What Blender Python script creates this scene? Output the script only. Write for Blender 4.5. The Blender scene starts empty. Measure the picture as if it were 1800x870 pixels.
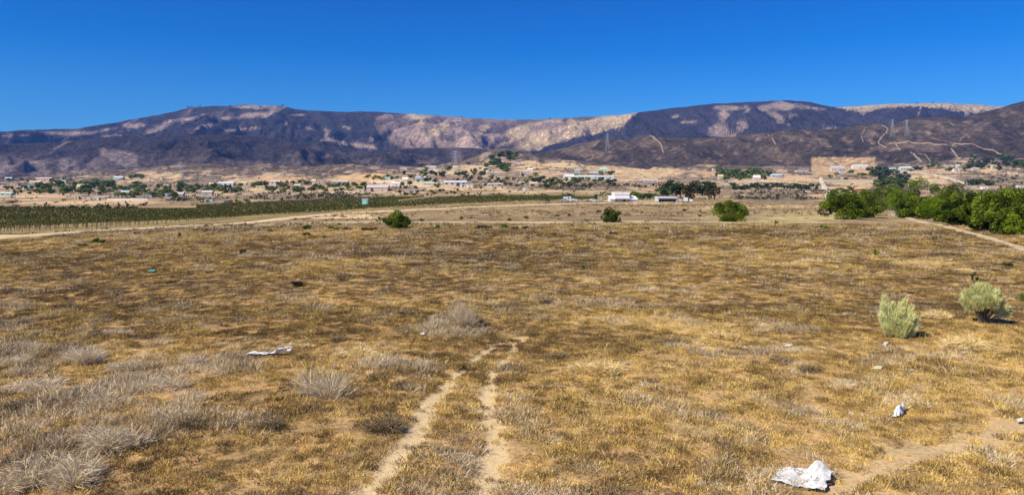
import bpy, bmesh, math, random
import numpy as np
from mathutils import Vector, Matrix

random.seed(7)
RNG = np.random.default_rng(11)
SC = bpy.context.scene
COL = SC.collection
PI = math.pi

# ------------------------------------------------------------------ camera, world, sun
F, CX, HR, CH = 1300.0, 900.0, 318.0, 6.0      # focal length in photo pixels, centre column, horizon row, eye height
cam_d = bpy.data.cameras.new('camera')
cam = bpy.data.objects.new('camera', cam_d)
COL.objects.link(cam)
SC.camera = cam
cam.location = (0, 0, CH)
cam.rotation_euler = (math.radians(90), 0, 0)
cam_d.sensor_width = 36.0
cam_d.lens = 36.0 * F / 1800.0
cam_d.shift_y = (HR - 435.0) / 1800.0
cam_d.clip_start = 0.1
cam_d.clip_end = 60000

SUN_EL, SUN_AZ = math.radians(46), math.radians(-124)    # azimuth from +Y, clockwise positive: sun to the left, a little behind
world = bpy.data.worlds.new("World")
SC.world = world
world.use_nodes = True
wn = world.node_tree
wn.nodes.clear()
wo = wn.nodes.new('ShaderNodeOutputWorld')
bg = wn.nodes.new('ShaderNodeBackground')
sky = wn.nodes.new('ShaderNodeTexSky')
sky.sky_type = 'NISHITA'
sky.sun_disc = False
sky.sun_elevation = SUN_EL
sky.sun_rotation = SUN_AZ
sky.altitude = 1500
sky.air_density = 1.0
sky.dust_density = 0.0
sky.ozone_density = 4.0
tint = wn.nodes.new('ShaderNodeMix')
tint.data_type = 'RGBA'
tint.blend_type = 'MULTIPLY'
tint.inputs['Factor'].default_value = 1.0
tint.inputs['B'].default_value = (0.015, 0.74, 1.42, 1)
wn.links.new(sky.outputs['Color'], tint.inputs['A'])
wtc = wn.nodes.new('ShaderNodeTexCoord'); wsx = wn.nodes.new('ShaderNodeSeparateXYZ'); wrp = wn.nodes.new('ShaderNodeValToRGB')
wn.links.new(wtc.outputs['Generated'], wsx.inputs[0]); wn.links.new(wsx.outputs['Z'], wrp.inputs[0])
we = wrp.color_ramp.elements
while len(we) < 4: we.new(.5)
for e_, p_, c_ in zip(we, (0, .09, .17, .30), ((.26, .66, 1.06), (.15, .62, 1.08), (.0, .50, 1.08), (.0, .38, 1.08))):
    e_.position = p_; e_.color = (*c_, 1)
wn.links.new(wrp.outputs[0], tint.inputs['B'])
wn.links.new(tint.outputs['Result'], bg.inputs['Color'])
bg.inputs['Strength'].default_value = 0.092
wn.links.new(bg.outputs[0], wo.inputs['Surface'])

sd = bpy.data.lights.new('sun', 'SUN')
sd.energy = 5.0
sd.angle = math.radians(0.5)
sd.color = (1.0, 0.90, 0.67)
sun = bpy.data.objects.new('sun', sd)
COL.objects.link(sun)
sdir = Vector((math.sin(SUN_AZ) * math.cos(SUN_EL), math.cos(SUN_AZ) * math.cos(SUN_EL), math.sin(SUN_EL)))
sun.rotation_euler = sdir.to_track_quat('Z', 'Y').to_euler()
sun.location = (-60, -30, 80)

SC.view_settings.view_transform = 'Standard'
SC.view_settings.look = 'None'
SC.view_settings.exposure = 0.30
SC.view_settings.gamma = 1.0
SC.cycles.volume_bounces = 1

# ------------------------------------------------------------------ noise and interpolation
def _hash(ix, iy, seed):
    h = (ix.astype(np.int64) * 374761393 + iy.astype(np.int64) * 668265263 + seed * 1442695041) & 0xffffffff
    h = ((h ^ (h >> 13)) * 1274126177) & 0xffffffff
    h = (h ^ (h >> 16)) & 0xffffffff
    return h / 4294967295.0

def vnoise(x, y, seed=0):
    x = np.asarray(x, float); y = np.asarray(y, float)
    ix = np.floor(x); iy = np.floor(y)
    fx = x - ix; fy = y - iy
    fx = fx * fx * (3 - 2 * fx); fy = fy * fy * (3 - 2 * fy)
    a = _hash(ix, iy, seed); b = _hash(ix + 1, iy, seed)
    c = _hash(ix, iy + 1, seed); d = _hash(ix + 1, iy + 1, seed)
    return (a * (1 - fx) + b * fx) * (1 - fy) + (c * (1 - fx) + d * fx) * fy

def fbm(x, y, octv=4, seed=0, gain=0.5):
    s = 0; a = 1; t = 0
    for k in range(octv):
        s = s + a * vnoise(x * 2 ** k, y * 2 ** k, seed + 17 * k)
        t += a; a *= gain
    return s / t

def ridged(x, y, octv=4, seed=0, gain=0.5):
    s = 0; a = 1; t = 0
    for k in range(octv):
        s = s + a * (1 - np.abs(2 * vnoise(x * 2 ** k, y * 2 ** k, seed + 29 * k) - 1))
        t += a; a *= gain
    return s / t

def sstep(a, b, v):
    t = np.clip((v - a) / (b - a), 0, 1)
    return t * t * (3 - 2 * t)

# ------------------------------------------------------------------ the lie of the land (metres)
DEPTHS = [80, 100, 140, 175, 230, 330, 450, 600, 900, 1300, 1800, 2500, 3600]
PROFILE = {
    -500: [415.5, 414.8, 413, 406, 394, 377, 367, 358, 346, 336, 327, 321, 318],
    0:    [415.5, 414.6, 412.5, 404, 392, 376, 366, 357, 345, 335, 326, 320, 317],
    300:  [415.5, 404, 398, 394, 386, 375, 366, 356, 345, 334, 322, 302, 292],
    600:  [415.5, 398, 390, 383, 374, 362, 352, 344, 334, 322, 309, 299, 296],
    740:  [415.5, 397, 387, 380, 371, 359, 349, 341, 330, 318, 304, 298, 295],
    820:  [415.5, 396.5, 386, 378, 369, 358, 348, 339, 327, 313, 299, 292, 290],
    880:  [415.5, 396.5, 385, 377, 368, 357, 347, 337, 325, 309, 291, 268, 262],
    960:  [415.5, 396.5, 385, 377, 368, 357.5, 348, 339, 327, 313, 297, 286, 282],
    1060: [415.5, 396.5, 384, 376, 367, 358, 350, 341, 329, 316, 303, 292, 289],
    1200: [415.5, 396.5, 384, 376, 367, 359, 353, 345, 334, 322, 308, 298, 293],
    1500: [415.5, 396.5, 385, 377, 368, 360, 354, 347, 335, 322, 308, 293, 287],
    1800: [415.5, 397.5, 388, 381, 373, 364, 356, 347, 334, 319, 303, 284, 272],
    2400: [415.5, 397.5, 388, 381, 373, 364, 356, 347, 334, 319, 303, 284, 272],
}
_cols = sorted(PROFILE)
_LY = np.linspace(math.log(70), math.log(3700), 260)
_UX = np.arange(-1600, 3401, 20.0)
def _table():
    lD = np.log(np.array(DEPTHS, float))
    zs = []
    for c in _cols:
        rows = np.array(PROFILE[c], float)
        z = CH - (rows - HR) / F * np.array(DEPTHS)
        z[0] = 0.0
        zz = np.interp(_LY, lD, z)
        zs.append(zz)
    zs = np.array(zs)
    T = np.array([np.interp(_UX, _cols, zs[:, j]) for j in range(len(_LY))]).T     # [ux, ly]
    k = np.array([1, 4, 6, 4, 1.]) / 16
    for _ in range(3):
        T = np.apply_along_axis(lambda v: np.convolve(np.pad(v, 2, 'edge'), k, 'valid'), 0, T)
    for _ in range(2):
        T = np.apply_along_axis(lambda v: np.convolve(np.pad(v, 2, 'edge'), k, 'valid'), 1, T)
    return T
ZT = _table()

def zg(X, Y):
    X = np.asarray(X, float); Y = np.asarray(Y, float)
    Yc = np.maximum(Y, 20.0)
    px = CX + F * X / Yc
    fi = np.clip((px - _UX[0]) / 20.0, 0, len(_UX) - 1.001)
    fj = np.clip((np.log(Yc) - _LY[0]) / (_LY[1] - _LY[0]), 0, len(_LY) - 1.001)
    i = fi.astype(int); j = fj.astype(int); a = fi - i; b = fj - j
    z = (ZT[i, j] * (1 - a) + ZT[i + 1, j] * a) * (1 - b) + (ZT[i, j + 1] * (1 - a) + ZT[i + 1, j + 1] * a) * b
    z = z * sstep(72, 92, Y)
    z = z + (fbm(X / 1.7, Y / 1.7, 3, 5) - 0.5) * 0.14 + (fbm(X / 9, Y / 9, 2, 8) - 0.5) * 0.25
    far = sstep(300, 1200, Y)
    z = z + far * (fbm(X / 120, Y / 120, 4, 3) - 0.5) * 16 * sstep(300, 2500, Y)
    z = z + sstep(1300, 2500, Y) * (ridged(X / 230, Y / 420, 4, 13) - 0.72) * 42
    for mx, my, mr, mh in ((-545, 2450, 130, 16), (-35, 2620, 130, 22), (-1130, 2500, 160, 24), (-830, 2400, 120, 16), (-600, 1500, 90, 9), (-740, 830, 70, 5), (160, 2200, 120, 10)):
        z = z + mh * np.exp(-((X - mx) ** 2 + ((Y - my) * .7) ** 2) / mr ** 2)
    return z

def gz(X, Y):
    return float(zg(np.array([X]), np.array([Y]))[0])

_YS = np.concatenate([np.arange(11, 100, 0.15), np.exp(np.linspace(math.log(100), math.log(3550), 1500))])
def depth_at(x, row):
    """first distance at which the ground seen in this direction rises to this row"""
    u = (x - CX) / F
    z = zg(u * _YS, _YS)
    r = HR + (CH - z) * F / _YS
    k = np.argmax(r <= row)
    if r[k] > row: k = len(_YS) - 1
    return float(_YS[k])

def spot(x, row):
    Y = depth_at(x, row)
    X = (x - CX) / F * Y
    return X, Y, gz(X, Y)

# ------------------------------------------------------------------ materials
def mat_base(name):
    m = bpy.data.materials.new(name)
    m.use_nodes = True
    nt = m.node_tree
    b = nt.nodes['Principled BSDF']
    b.inputs['Specular IOR Level'].default_value = 0.2
    return m, nt, b

def N(nt, typ, **kw):
    n = nt.nodes.new(typ)
    for k, v in kw.items():
        if k in n.inputs.keys() if hasattr(n.inputs, 'keys') else False:
            n.inputs[k].default_value = v
        else:
            setattr(n, k, v)
    return n

def ramp(nt, fac, stops):
    r = nt.nodes.new('ShaderNodeValToRGB')
    e = r.color_ramp.elements
    while len(e) < len(stops): e.new(0.5)
    for i, (p, c) in enumerate(stops):
        e[i].position = p
        e[i].color = (*c, 1)
    nt.links.new(fac, r.inputs[0])
    return r.outputs[0]

def noise(nt, vec, scale, detail=4, rough=0.55):
    n = nt.nodes.new('ShaderNodeTexNoise')
    n.inputs['Scale'].default_value = scale
    n.inputs['Detail'].default_value = detail
    n.inputs['Roughness'].default_value = rough
    if vec is not None: nt.links.new(vec, n.inputs['Vector'])
    return n.outputs[0]

def mixc(nt, fac, a, b, mode='MIX'):
    m = nt.nodes.new('ShaderNodeMix')
    m.data_type = 'RGBA'
    m.blend_type = mode
    for key, v in (('Factor', fac), ('A', a), ('B', b)):
        if isinstance(v, (int, float)): m.inputs[key].default_value = v
        elif isinstance(v, tuple): m.inputs[key].default_value = (*v, 1)
        else: nt.links.new(v, m.inputs[key])
    return m.outputs['Result']

def bump(nt, b, h, strength, dist):
    n = nt.nodes.new('ShaderNodeBump')
    n.inputs['Strength'].default_value = strength
    n.inputs['Distance'].default_value = dist
    nt.links.new(h, n.inputs['Height'])
    nt.links.new(n.outputs[0], b.inputs['Normal'])

_mc = {}
def paint(col, rough=0.8, vary=0.25, scale=1.2, spec=0.2, name='plaster'):
    key = (tuple(round(c, 3) for c in col), rough, vary, scale)
    if key in _mc: return _mc[key]
    m, nt, b = mat_base(name)
    tc = nt.nodes.new('ShaderNodeTexCoord')
    n = noise(nt, tc.outputs['Object'], scale, 5, 0.6)
    lo = tuple(c * (1 - vary) for c in col)
    hi = tuple(min(1, c * (1 + vary * 0.5)) for c in col)
    nt.links.new(ramp(nt, n, [(0.3, lo), (0.7, hi)]), b.inputs['Base Color'])
    b.inputs['Roughness'].default_value = rough
    b.inputs['Specular IOR Level'].default_value = spec
    _mc[key] = m
    return m

def leaf_mat(name, dark, mid, light, trans=0.25):
    """foliage: tint from the per-leaf attribute 'tone' and a little per-object variation"""
    m, nt, b = mat_base(name)
    at = nt.nodes.new('ShaderNodeAttribute'); at.attribute_name = 'tone'
    oi = nt.nodes.new('ShaderNodeObjectInfo')
    ad = nt.nodes.new('ShaderNodeMath'); ad.operation = 'MULTIPLY_ADD'
    nt.links.new(oi.outputs['Random'], ad.inputs[0]); ad.inputs[1].default_value = 0.3
    nt.links.new(at.outputs['Fac'], ad.inputs[2])
    sb = nt.nodes.new('ShaderNodeMath'); sb.operation = 'SUBTRACT'; sb.inputs[1].default_value = 0.15
    nt.links.new(ad.outputs[0], sb.inputs[0])
    nt.links.new(ramp(nt, sb.outputs[0], [(0.0, dark), (0.5, mid), (1.0, light)]), b.inputs['Base Color'])
    b.inputs['Roughness'].default_value = 0.65
    if trans:
        tr = nt.nodes.new('ShaderNodeBsdfTranslucent')
        nt.links.new(ramp(nt, sb.outputs[0], [(0.0, dark), (0.5, mid), (1.0, light)]), tr.inputs['Color'])
        mx = nt.nodes.new('ShaderNodeMixShader'); mx.inputs[0].default_value = trans
        nt.links.new(b.outputs[0], mx.inputs[1]); nt.links.new(tr.outputs[0], mx.inputs[2])
        nt.links.new(mx.outputs[0], nt.nodes['Material Output'].inputs['Surface'])
    return m

# ------------------------------------------------------------------ object helpers
def meta(o, label=None, cat=None, group=None, kind=None):
    if label: o['label'] = label
    if cat: o['category'] = cat
    if group: o['group'] = group
    if kind: o['kind'] = kind
    return o

def mesh_obj(name, verts, faces, mat, parent=None, smooth=False, attr=None):
    me = bpy.data.meshes.new(name)
    me.from_pydata([tuple(v) for v in verts] if not isinstance(verts, np.ndarray) else verts.tolist(), [], faces if isinstance(faces, list) else faces.tolist())
    if mat: me.materials.append(mat)
    if smooth: me.polygons.foreach_set('use_smooth', [True] * len(me.polygons))
    if attr is not None:
        for an, vals in attr.items():
            a = me.attributes.new(an, 'FLOAT', 'POINT')
            a.data.foreach_set('value', np.asarray(vals, np.float32))
    me.update()
    o = bpy.data.objects.new(name, me)
    COL.objects.link(o)
    o.parent = parent
    return o

def empty(name, loc, rz=0):
    o = bpy.data.objects.new(name, None)
    COL.objects.link(o)
    o.location = loc
    o.rotation_euler = (0, 0, rz)
    o.empty_display_size = 0.3
    return o

class MB:
    def __init__(s): s.v = []; s.f = []; s.t = []
    def box(s, x0, y0, z0, x1, y1, z1):
        n = len(s.v)
        s.v += [(x0, y0, z0), (x1, y0, z0), (x1, y1, z0), (x0, y1, z0), (x0, y0, z1), (x1, y0, z1), (x1, y1, z1), (x0, y1, z1)]
        s.f += [tuple(n + i for i in q) for q in ((3, 2, 1, 0), (4, 5, 6, 7), (0, 1, 5, 4), (1, 2, 6, 5), (2, 3, 7, 6), (3, 0, 4, 7))]
    def tube(s, p, q, r0, r1, sides=5):
        p = Vector(p); q = Vector(q)
        d = (q - p).normalized()
        a = d.orthogonal().normalized(); b = d.cross(a)
        n = len(s.v)
        for c, r in ((p, r0), (q, r1)):
            for k in range(sides):
                t = 2 * PI * k / sides
                s.v.append(tuple(c + (a * math.cos(t) + b * math.sin(t)) * r))
        for k in range(sides):
            k2 = (k + 1) % sides
            s.f.append((n + k, n + k2, n + sides + k2, n + sides + k))
    def poly(s, pts):
        n = len(s.v); s.v += list(pts); s.f.append(tuple(range(n, n + len(pts))))
    def obj(s, name, mat, parent=None):
        return mesh_obj(name, s.v, s.f, mat, parent)

def copy_tree(o):
    c = o.copy(); COL.objects.link(c)
    for ch in o.children:
        k = ch.copy(); COL.objects.link(k); k.parent = c
    return c

# leaf clouds -------------------------------------------------------
def leaf_quads(P, size, rng, tone, up=0.0, aspect=1.0):
    """one small quad per point in P, random orientation; returns verts, faces, tones"""
    n = len(P)
    d = rng.normal(size=(n, 3)); d[:, 2] += up
    d /= np.linalg.norm(d, axis=1)[:, None]
    r = rng.normal(size=(n, 3))
    a = np.cross(d, r); a /= np.linalg.norm(a, axis=1)[:, None] + 1e-9
    b = np.cross(d, a)
    s = (size * rng.uniform(0.6, 1.35, n))[:, None]
    V = np.stack([P - a * s * .5, P - b * s * .32 * aspect + a * s * .1, P + a * s * .5, P + b * s * .32 * aspect - a * s * .05], 1).reshape(-1, 3)
    Fc = np.arange(4 * n).reshape(-1, 4)
    return V, Fc, np.repeat(tone, 4)

def crown_points(rng, w, d, h0, h1, nclump, nleaf, flat=0.0):
    """clump centres through an ellipsoid between heights h0 and h1, leaves on each clump"""
    cen = []
    while len(cen) < nclump:
        p = rng.uniform(-1, 1, 3)
        r = np.linalg.norm(p)
        if r > 1 or r < 0.35: continue
        cen.append(p)
    cen = np.array(cen)
    hm, hh = (h0 + h1) / 2, (h1 - h0) / 2
    rad = rng.uniform(0.2, 0.40, nclump) * (0.8 + 0.2 * rng.random())
    k = rng.integers(0, nclump, nleaf)
    q = rng.normal(size=(nleaf, 3)); q /= np.linalg.norm(q, axis=1)[:, None]
    rr = rng.uniform(0.55, 1.05, nleaf) ** 0.6
    p = cen[k] * 0.78 + q * (rad[k] * rr)[:, None]
    clump_tone = rng.uniform(0.12, 0.92, nclump)
    tone = np.clip(clump_tone[k] + rng.normal(0, .16, nleaf), 0, 1)
    P = np.stack([p[:, 0] * w / 2, p[:, 1] * d / 2, hm + p[:, 2] * hh], 1)
    C = np.stack([cen[:, 0] * .6 * w / 2, cen[:, 1] * .6 * d / 2, hm + cen[:, 2] * .6 * hh], 1)
    return P, tone, C

def tree_parts(name, rng, w, h, leaf, nleaf, nclump, lmat, bmat, crown0=0.12, trunk_r=0.03, limbs=6):
    root = empty(name, (0, 0, 0))
    P, tone, C = crown_points(rng, w, w * 0.9, h * crown0, h, nclump, nleaf)
    V, Fc, T = leaf_quads(P, leaf, rng, tone, up=0.5)
    cr = mesh_obj('crown', V, Fc, lmat, root, attr={'tone': T})
    tb = MB()
    r = trunk_r * h
    fork = (0, 0, h * max(0.16, crown0 * 1.1))
    tb.tube((0, 0, -0.4), fork, r * 1.3, r * .85, 7)
    for c in C[:limbs]:
        tb.tube(fork, tuple(c), r * .6, r * .12, 5)
    tb.obj('trunk', bmat, root)
    return root

# ------------------------------------------------------------------ worn lines in the near field
def px2flat(pts):
    return [((x - CX) / F * (F * CH / (r - HR)), F * CH / (r - HR)) for x, r in pts]

RUTS = [px2flat([(600, 900), (640, 866), (691, 815), (725, 778), (742, 742), (755, 704), (798, 661), (840, 625), (868, 606), (915, 590)]),
        px2flat([(846, 900), (849, 840), (868, 795), (870, 762), (856, 721), (857, 683), (868, 650), (889, 627), (907, 603), (925, 590)])]
PATH = px2flat([(1900, 722), (1800, 750), (1690, 778), (1600, 802), (1520, 830), (1450, 880)])

def dist_to(X, Y, line):
    d = np.full(X.shape, 1e9)
    for (x0, y0), (x1, y1) in zip(line[:-1], line[1:]):
        dx, dy = x1 - x0, y1 - y0
        t = np.clip(((X - x0) * dx + (Y - y0) * dy) / (dx * dx + dy * dy), 0, 1)
        d = np.minimum(d, np.hypot(X - x0 - t * dx, Y - y0 - t * dy))
    return d

def track_mask(X, Y):
    w = (fbm(X * 2.2, Y * 2.2, 3, 41) - 0.5) * 0.55
    m = np.zeros(X.shape)
    wide = 1 - .45 * sstep(18, 27, Y)
    for l in RUTS: m = np.maximum(m, 1 - sstep(0.16 * wide, 0.42 * wide, dist_to(X, Y, l) + w * .7))
    # between and around the wheels the ground is scuffed
    m = np.maximum(m * (1 - .55 * sstep(24, 30, Y)), 0.52 * (1 - sstep(0.2, .85, dist_to(X, Y, PATH) + w * 1.5)))
    return m

# ellipses of grass cover in the near field, in photo pixels: column, row, half width, half height, amount (+ golden, - dark)
COVER = [(600, 462, 90, 8, .5), (1100, 560, 90, 14, .45), (650, 625, 60, 22, .5), (1050, 650, 48, 18, 1.3), (1270, 590, 30, 12, .8), (1720, 600, 60, 20, .6),
         (1200, 572, 60, 8, .4), (1610, 462, 60, 5, .6), (1410, 462, 14, 4, .8), (330, 470, 60, 6, .3), (1100, 800, 160, 40, .15), (1500, 700, 160, 40, .2),
         (1350, 840, 60, 20, .3), (600, 740, 70, 14, .35), (220, 640, 60, 12, .25), (420, 825, 110, 30, .35), (850, 560, 40, 10, .4), (1010, 560, 30, 12, .5),
         (330, 585, 280, 16, -.7), (120, 520, 160, 14, -.5), (760, 450, 170, 7, -.5), (950, 474, 150, 8, -.35), (1500, 580, 90, 10, -.5), (1160, 600, 120, 8, -.4), (480, 700, 140, 14, -.3),
         (1450, 500, 150, 10, -.4), (1690, 640, 60, 12, -.3), (650, 745, 60, 22, -.7), (250, 770, 130, 20, -.4), (1430, 655, 100, 10, -.35), (960, 690, 60, 20, -.3),
         (500, 430, 250, 5, -.3), (1350, 432, 200, 6, -.25), (140, 800, 110, 25, -.5), (100, 455, 120, 8, -.35), (1020, 640, 30, 40, -.2)]

def cover(X, Y):
    """0 dark dead weeds ... 1 pale golden grass"""
    Yc = np.maximum(Y, 10.0)
    px = CX + F * X / Yc; row = HR + CH * F / Yc
    wx = (fbm(X * .5, Y * .5, 3, 91) - .5) * 70; wy = (fbm(X * .5, Y * .5, 3, 92) - .5) * 26
    v = 0.55 + 0.5 * (fbm(X / 3.2, Y / 4.0, 4, 21) - .5) + 0.6 * (fbm(X / .8, Y / .8, 3, 22) - .5) + 0.55 * (fbm(X / 22, Y / 14, 2, 27) - .5)
    for cx, cy, rx, ry, a in COVER:
        q = ((px + wx - cx) / rx) ** 2 + ((row + wy * np.clip((row - 318) / 250, .1, 1) - cy) / ry) ** 2
        v = v + a * (.6 if a > 0 else .27) * np.exp(-q * .9)
    v = v - .15 * sstep(20, 42, Y)
    return np.clip(v, 0, 1)

def grey_mask(X, Y):
    """where grey dead brush lies: mostly lower left"""
    Yc = np.maximum(Y, 10.0)
    px = CX + F * X / Yc; row = HR + CH * F / Yc
    g = np.exp(-(((px - 130) / 260) ** 2 + ((row - 680) / 90) ** 2)) * .75 * sstep(.36, .58, fbm(X / 1.6, Y / 2.2, 3, 64))
    for cx, cy, rx, ry, a in [(805, 575, 60, 18, .9), (700, 632, 80, 14, .5), (120, 790, 160, 40, .6), (1590, 600, 50, 12, .4), (1370, 565, 60, 8, .4), (980, 640, 50, 10, .4),
                              (560, 700, 60, 30, .35), (330, 640, 120, 30, .4), (1350, 620, 120, 14, .35), (1100, 530, 160, 8, .3), (820, 810, 80, 25, .4), (1230, 560, 90, 9, .3)]:
        g = g + a * np.exp(-(((px - cx) / rx) ** 2 + ((row - cy) / ry) ** 2))
    return np.clip(g + (fbm(X / 1.5, Y / 2.0, 3, 63) - .60) * 1.5, 0, 1)

# ------------------------------------------------------------------ ground cover beyond the field, as albedo
def in_poly(x, y, poly):
    c = np.zeros(x.shape, bool)
    n = len(poly)
    for i in range(n):
        x0, y0 = poly[i]; x1, y1 = poly[(i + 1) % n]
        if y0 == y1: continue
        c ^= ((y0 > y) != (y1 > y)) & (x < (x1 - x0) * (y - y0) / (y1 - y0) + x0)
    return c

TAN = (.62, .45, .265); PALE = (.70, .56, .38); ORANGE = (.64, .42, .22); GREYB = (.235, .185, .15); DRY = (.40, .32, .17)
GP = [  # column, row, half width, half height, angle, colour
    (60, 343, 75, 6, 0, TAN), (170, 356, 130, 3.2, 0, TAN), (280, 311, 30, 5, 0, TAN), (250, 319, 50, 3, -4, TAN), (430, 318, 48, 6, 6, TAN), (500, 316, 36, 9, 0, ORANGE),
    (640, 314, 44, 9, 0, ORANGE), (868, 281, 12, 4, 0, TAN), (856, 293, 30, 3, 0, PALE), (765, 301, 50, 3.6, 0, PALE), (830, 296, 26, 4, -14, TAN), (960, 290, 62, 6, 0, TAN),
    (950, 306, 40, 5, 10, TAN), (1130, 303, 80, 11, 0, TAN), (1060, 297, 40, 4, 0, TAN), (800, 332, 80, 3.5, 0, TAN), (560, 339, 50, 3, 0, TAN), (1240, 304, 34, 5, 8, ORANGE),
    (1150, 331, 24, 5, 0, ORANGE), (1385, 315, 66, 5, 0, TAN), (1530, 325, 70, 6, 0, TAN), (1510, 338, 16, 4, 0, ORANGE), (1640, 301, 60, 7, 0, TAN), (1640, 315, 60, 5, 4, TAN),
    (1705, 284, 18, 3.2, 0, TAN), (1760, 299, 22, 3.5, 0, TAN), (1450, 347, 12, 8, 0, ORANGE), (1625, 318, 70, 2, 0, PALE), (600, 333, 40, 2.2, 0, TAN), (470, 333, 30, 3, 0, TAN),
    (700, 322, 30, 6, 0, PALE), (760, 326, 40, 5, 0, PALE), (400, 340, 40, 2.5, 0, TAN), (1000, 336, 110, 1.6, 0, DRY), (870, 342, 110, 2.5, -5, TAN), (1310, 321, 60, 2, 0, PALE),
    (230, 367, 110, 1.4, 0, TAN), (20, 329, 20, 3, 0, TAN), (75, 324, 30, 3, 0, TAN), (620, 340, 60, 1.5, 0, PALE), (1120, 316, 60, 3, 0, TAN), (940, 325, 20, 3, 0, TAN),
    (1385, 350, 90, 5, 0, GREYB), (1390, 339, 80, 3, 0, GREYB), (1000, 329, 100, 4, 0, GREYB), (500, 346, 70, 5, -3, GREYB), (350, 320, 60, 6, 0, GREYB), (630, 346, 90, 2.4, 0, GREYB),
    (350, 352, 60, 4, 0, GREYB), (1750, 318, 70, 6, 0, GREYB), (1000, 352.5, 200, 1.6, 0, PALE), (1180, 357.5, 90, 2.2, 0, TAN), (1040, 352.6, 60, 1.6, 0, PALE),
    (1400, 380, 200, 8, 0, DRY), (1380, 391, 110, 3, 0, (.50, .41, .2)), (1430, 384, 60, 3, 0, (.5, .4, .2)), (1000, 393, 200, 2.5, 0, (.5, .39, .19)), (1350, 364, 160, 2.5, 0, TAN), (600, 380, 60, 4, 0, TAN)]
PAD = [(1427, 300), (1428, 277), (1537, 277), (1543, 300), (1520, 309), (1440, 308)]
VINE = [(-900, 425), (0, 415), (180, 402), (430, 391), (600, 375), (750, 364), (900, 358), (1062, 354), (1062, 341), (900, 341), (760, 346), (600, 351), (450, 363), (300, 370), (0, 370), (-900, 374)]

def ground_albedo(X, Y, Z):
    Yc = np.maximum(Y, 20.0)
    px = CX + F * X / Yc; row = HR + (CH - Z) * F / Yc
    rn = fbm(X / 30, Y / 60, 4, 31)
    r2 = fbm(X / 9, Y / 34, 4, 33)
    base = np.array([.34, .25, .145])[None, :] * (0.35 + .75 * rn[:, None] + .55 * fbm(X / 3.5, Y / 11, 4, 38)[:, None])
    far = sstep(500, 900, Y)[:, None]
    up = sstep(1500, 2250, Y)[:, None]
    hillc = (np.array([.28, .21, .155])[None, :] * (1 - up) + np.array([.135, .102, .085])[None, :] * up) * (0.55 + 0.9 * r2[:, None])
    sp = (sstep(.54, .66, fbm(X / 26, Y / 70, 4, 39))[:, None]) * up * .75
    hillc = hillc * (1 - sp) + np.array([.34, .26, .19])[None, :] * sp
    col = base * (1 - far) + hillc * far
    # brushy specks on the far slopes
    wxx = (fbm(X / 60, Y / 120, 4, 36) - .5) * 110; wyy = (fbm(X / 45, Y / 90, 4, 35) - .5) * 16 * sstep(300, 700, Y)
    mid = sstep(450, 650, Y) * (1 - sstep(2100, 2500, Y))
    sp = (sstep(.585, .64, fbm(X / 24, Y / 60, 4, 48)) * mid)[:, None] * .8
    col = col * (1 - sp) + np.array([.62, .48, .32])[None, :] * sp
    for cx, cy, rx, ry, an, c in GP:
        a = math.radians(an)
        dx, dy = px + wxx - cx, row + wyy - cy
        e = ((dx * math.cos(a) + dy * math.sin(a)) / rx) ** 2 + ((-dx * math.sin(a) + dy * math.cos(a)) / ry) ** 2
        m = (1 - sstep(.7, 1.25, e))[:, None]
        m = m * (1 - .5 * sstep(.52, .64, r2)[:, None] * far)
        col = col * (1 - m) + np.array(c)[None, :] * m * (0.75 + .5 * rn[:, None])
    m = in_poly(px + wxx * .05, row + wyy * .1, PAD)[:, None]
    padc = np.array([.53, .36, .2])[None, :] * (0.85 + .3 * rn[:, None]) * np.where((np.abs(row - 286) < 1.5) & (px < 1520), 1.25, 1)[:, None]
    col = np.where(m, padc, col)
    m = in_poly(px, row, VINE)[:, None]
    vc = np.array([.30, .235, .11])[None, :] * (0.7 + .6 * r2[:, None])
    col = np.where(m, vc, col)
    return np.clip(col, 0.01, .8)

# ------------------------------------------------------------------ ground sheet
def grid_mesh(name, X, Y, Z, col, mat, extra=None):
    nr, nc = X.shape
    V = np.stack([X, Y, Z], -1).reshape(-1, 3).astype(np.float32)
    idx = np.arange(nr * nc).reshape(nr, nc)
    Fq = np.stack([idx[:-1, :-1], idx[:-1, 1:], idx[1:, 1:], idx[1:, :-1]], -1).reshape(-1, 4)
    me = bpy.data.meshes.new(name)
    me.vertices.add(len(V)); me.vertices.foreach_set('co', V.ravel())
    me.loops.add(len(Fq) * 4); me.loops.foreach_set('vertex_index', Fq.ravel().astype(np.int32))
    me.polygons.add(len(Fq)); me.polygons.foreach_set('loop_start', (np.arange(len(Fq)) * 4).astype(np.int32))
    me.polygons.foreach_set('use_smooth', np.ones(len(Fq), bool))
    me.update(calc_edges=True)
    if col is not None:
        a = me.color_attributes.new('cover', 'FLOAT_COLOR', 'POINT')
        a.data.foreach_set('color', np.concatenate([col, np.ones((len(V), 1))], 1).astype(np.float32).ravel())
    for an, v in (extra or {}).items():
        a = me.attributes.new(an, 'FLOAT', 'POINT'); a.data.foreach_set('value', v.astype(np.float32).ravel())
    me.materials.append(mat)
    o = bpy.data.objects.new(name, me); COL.objects.link(o)
    return o

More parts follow.
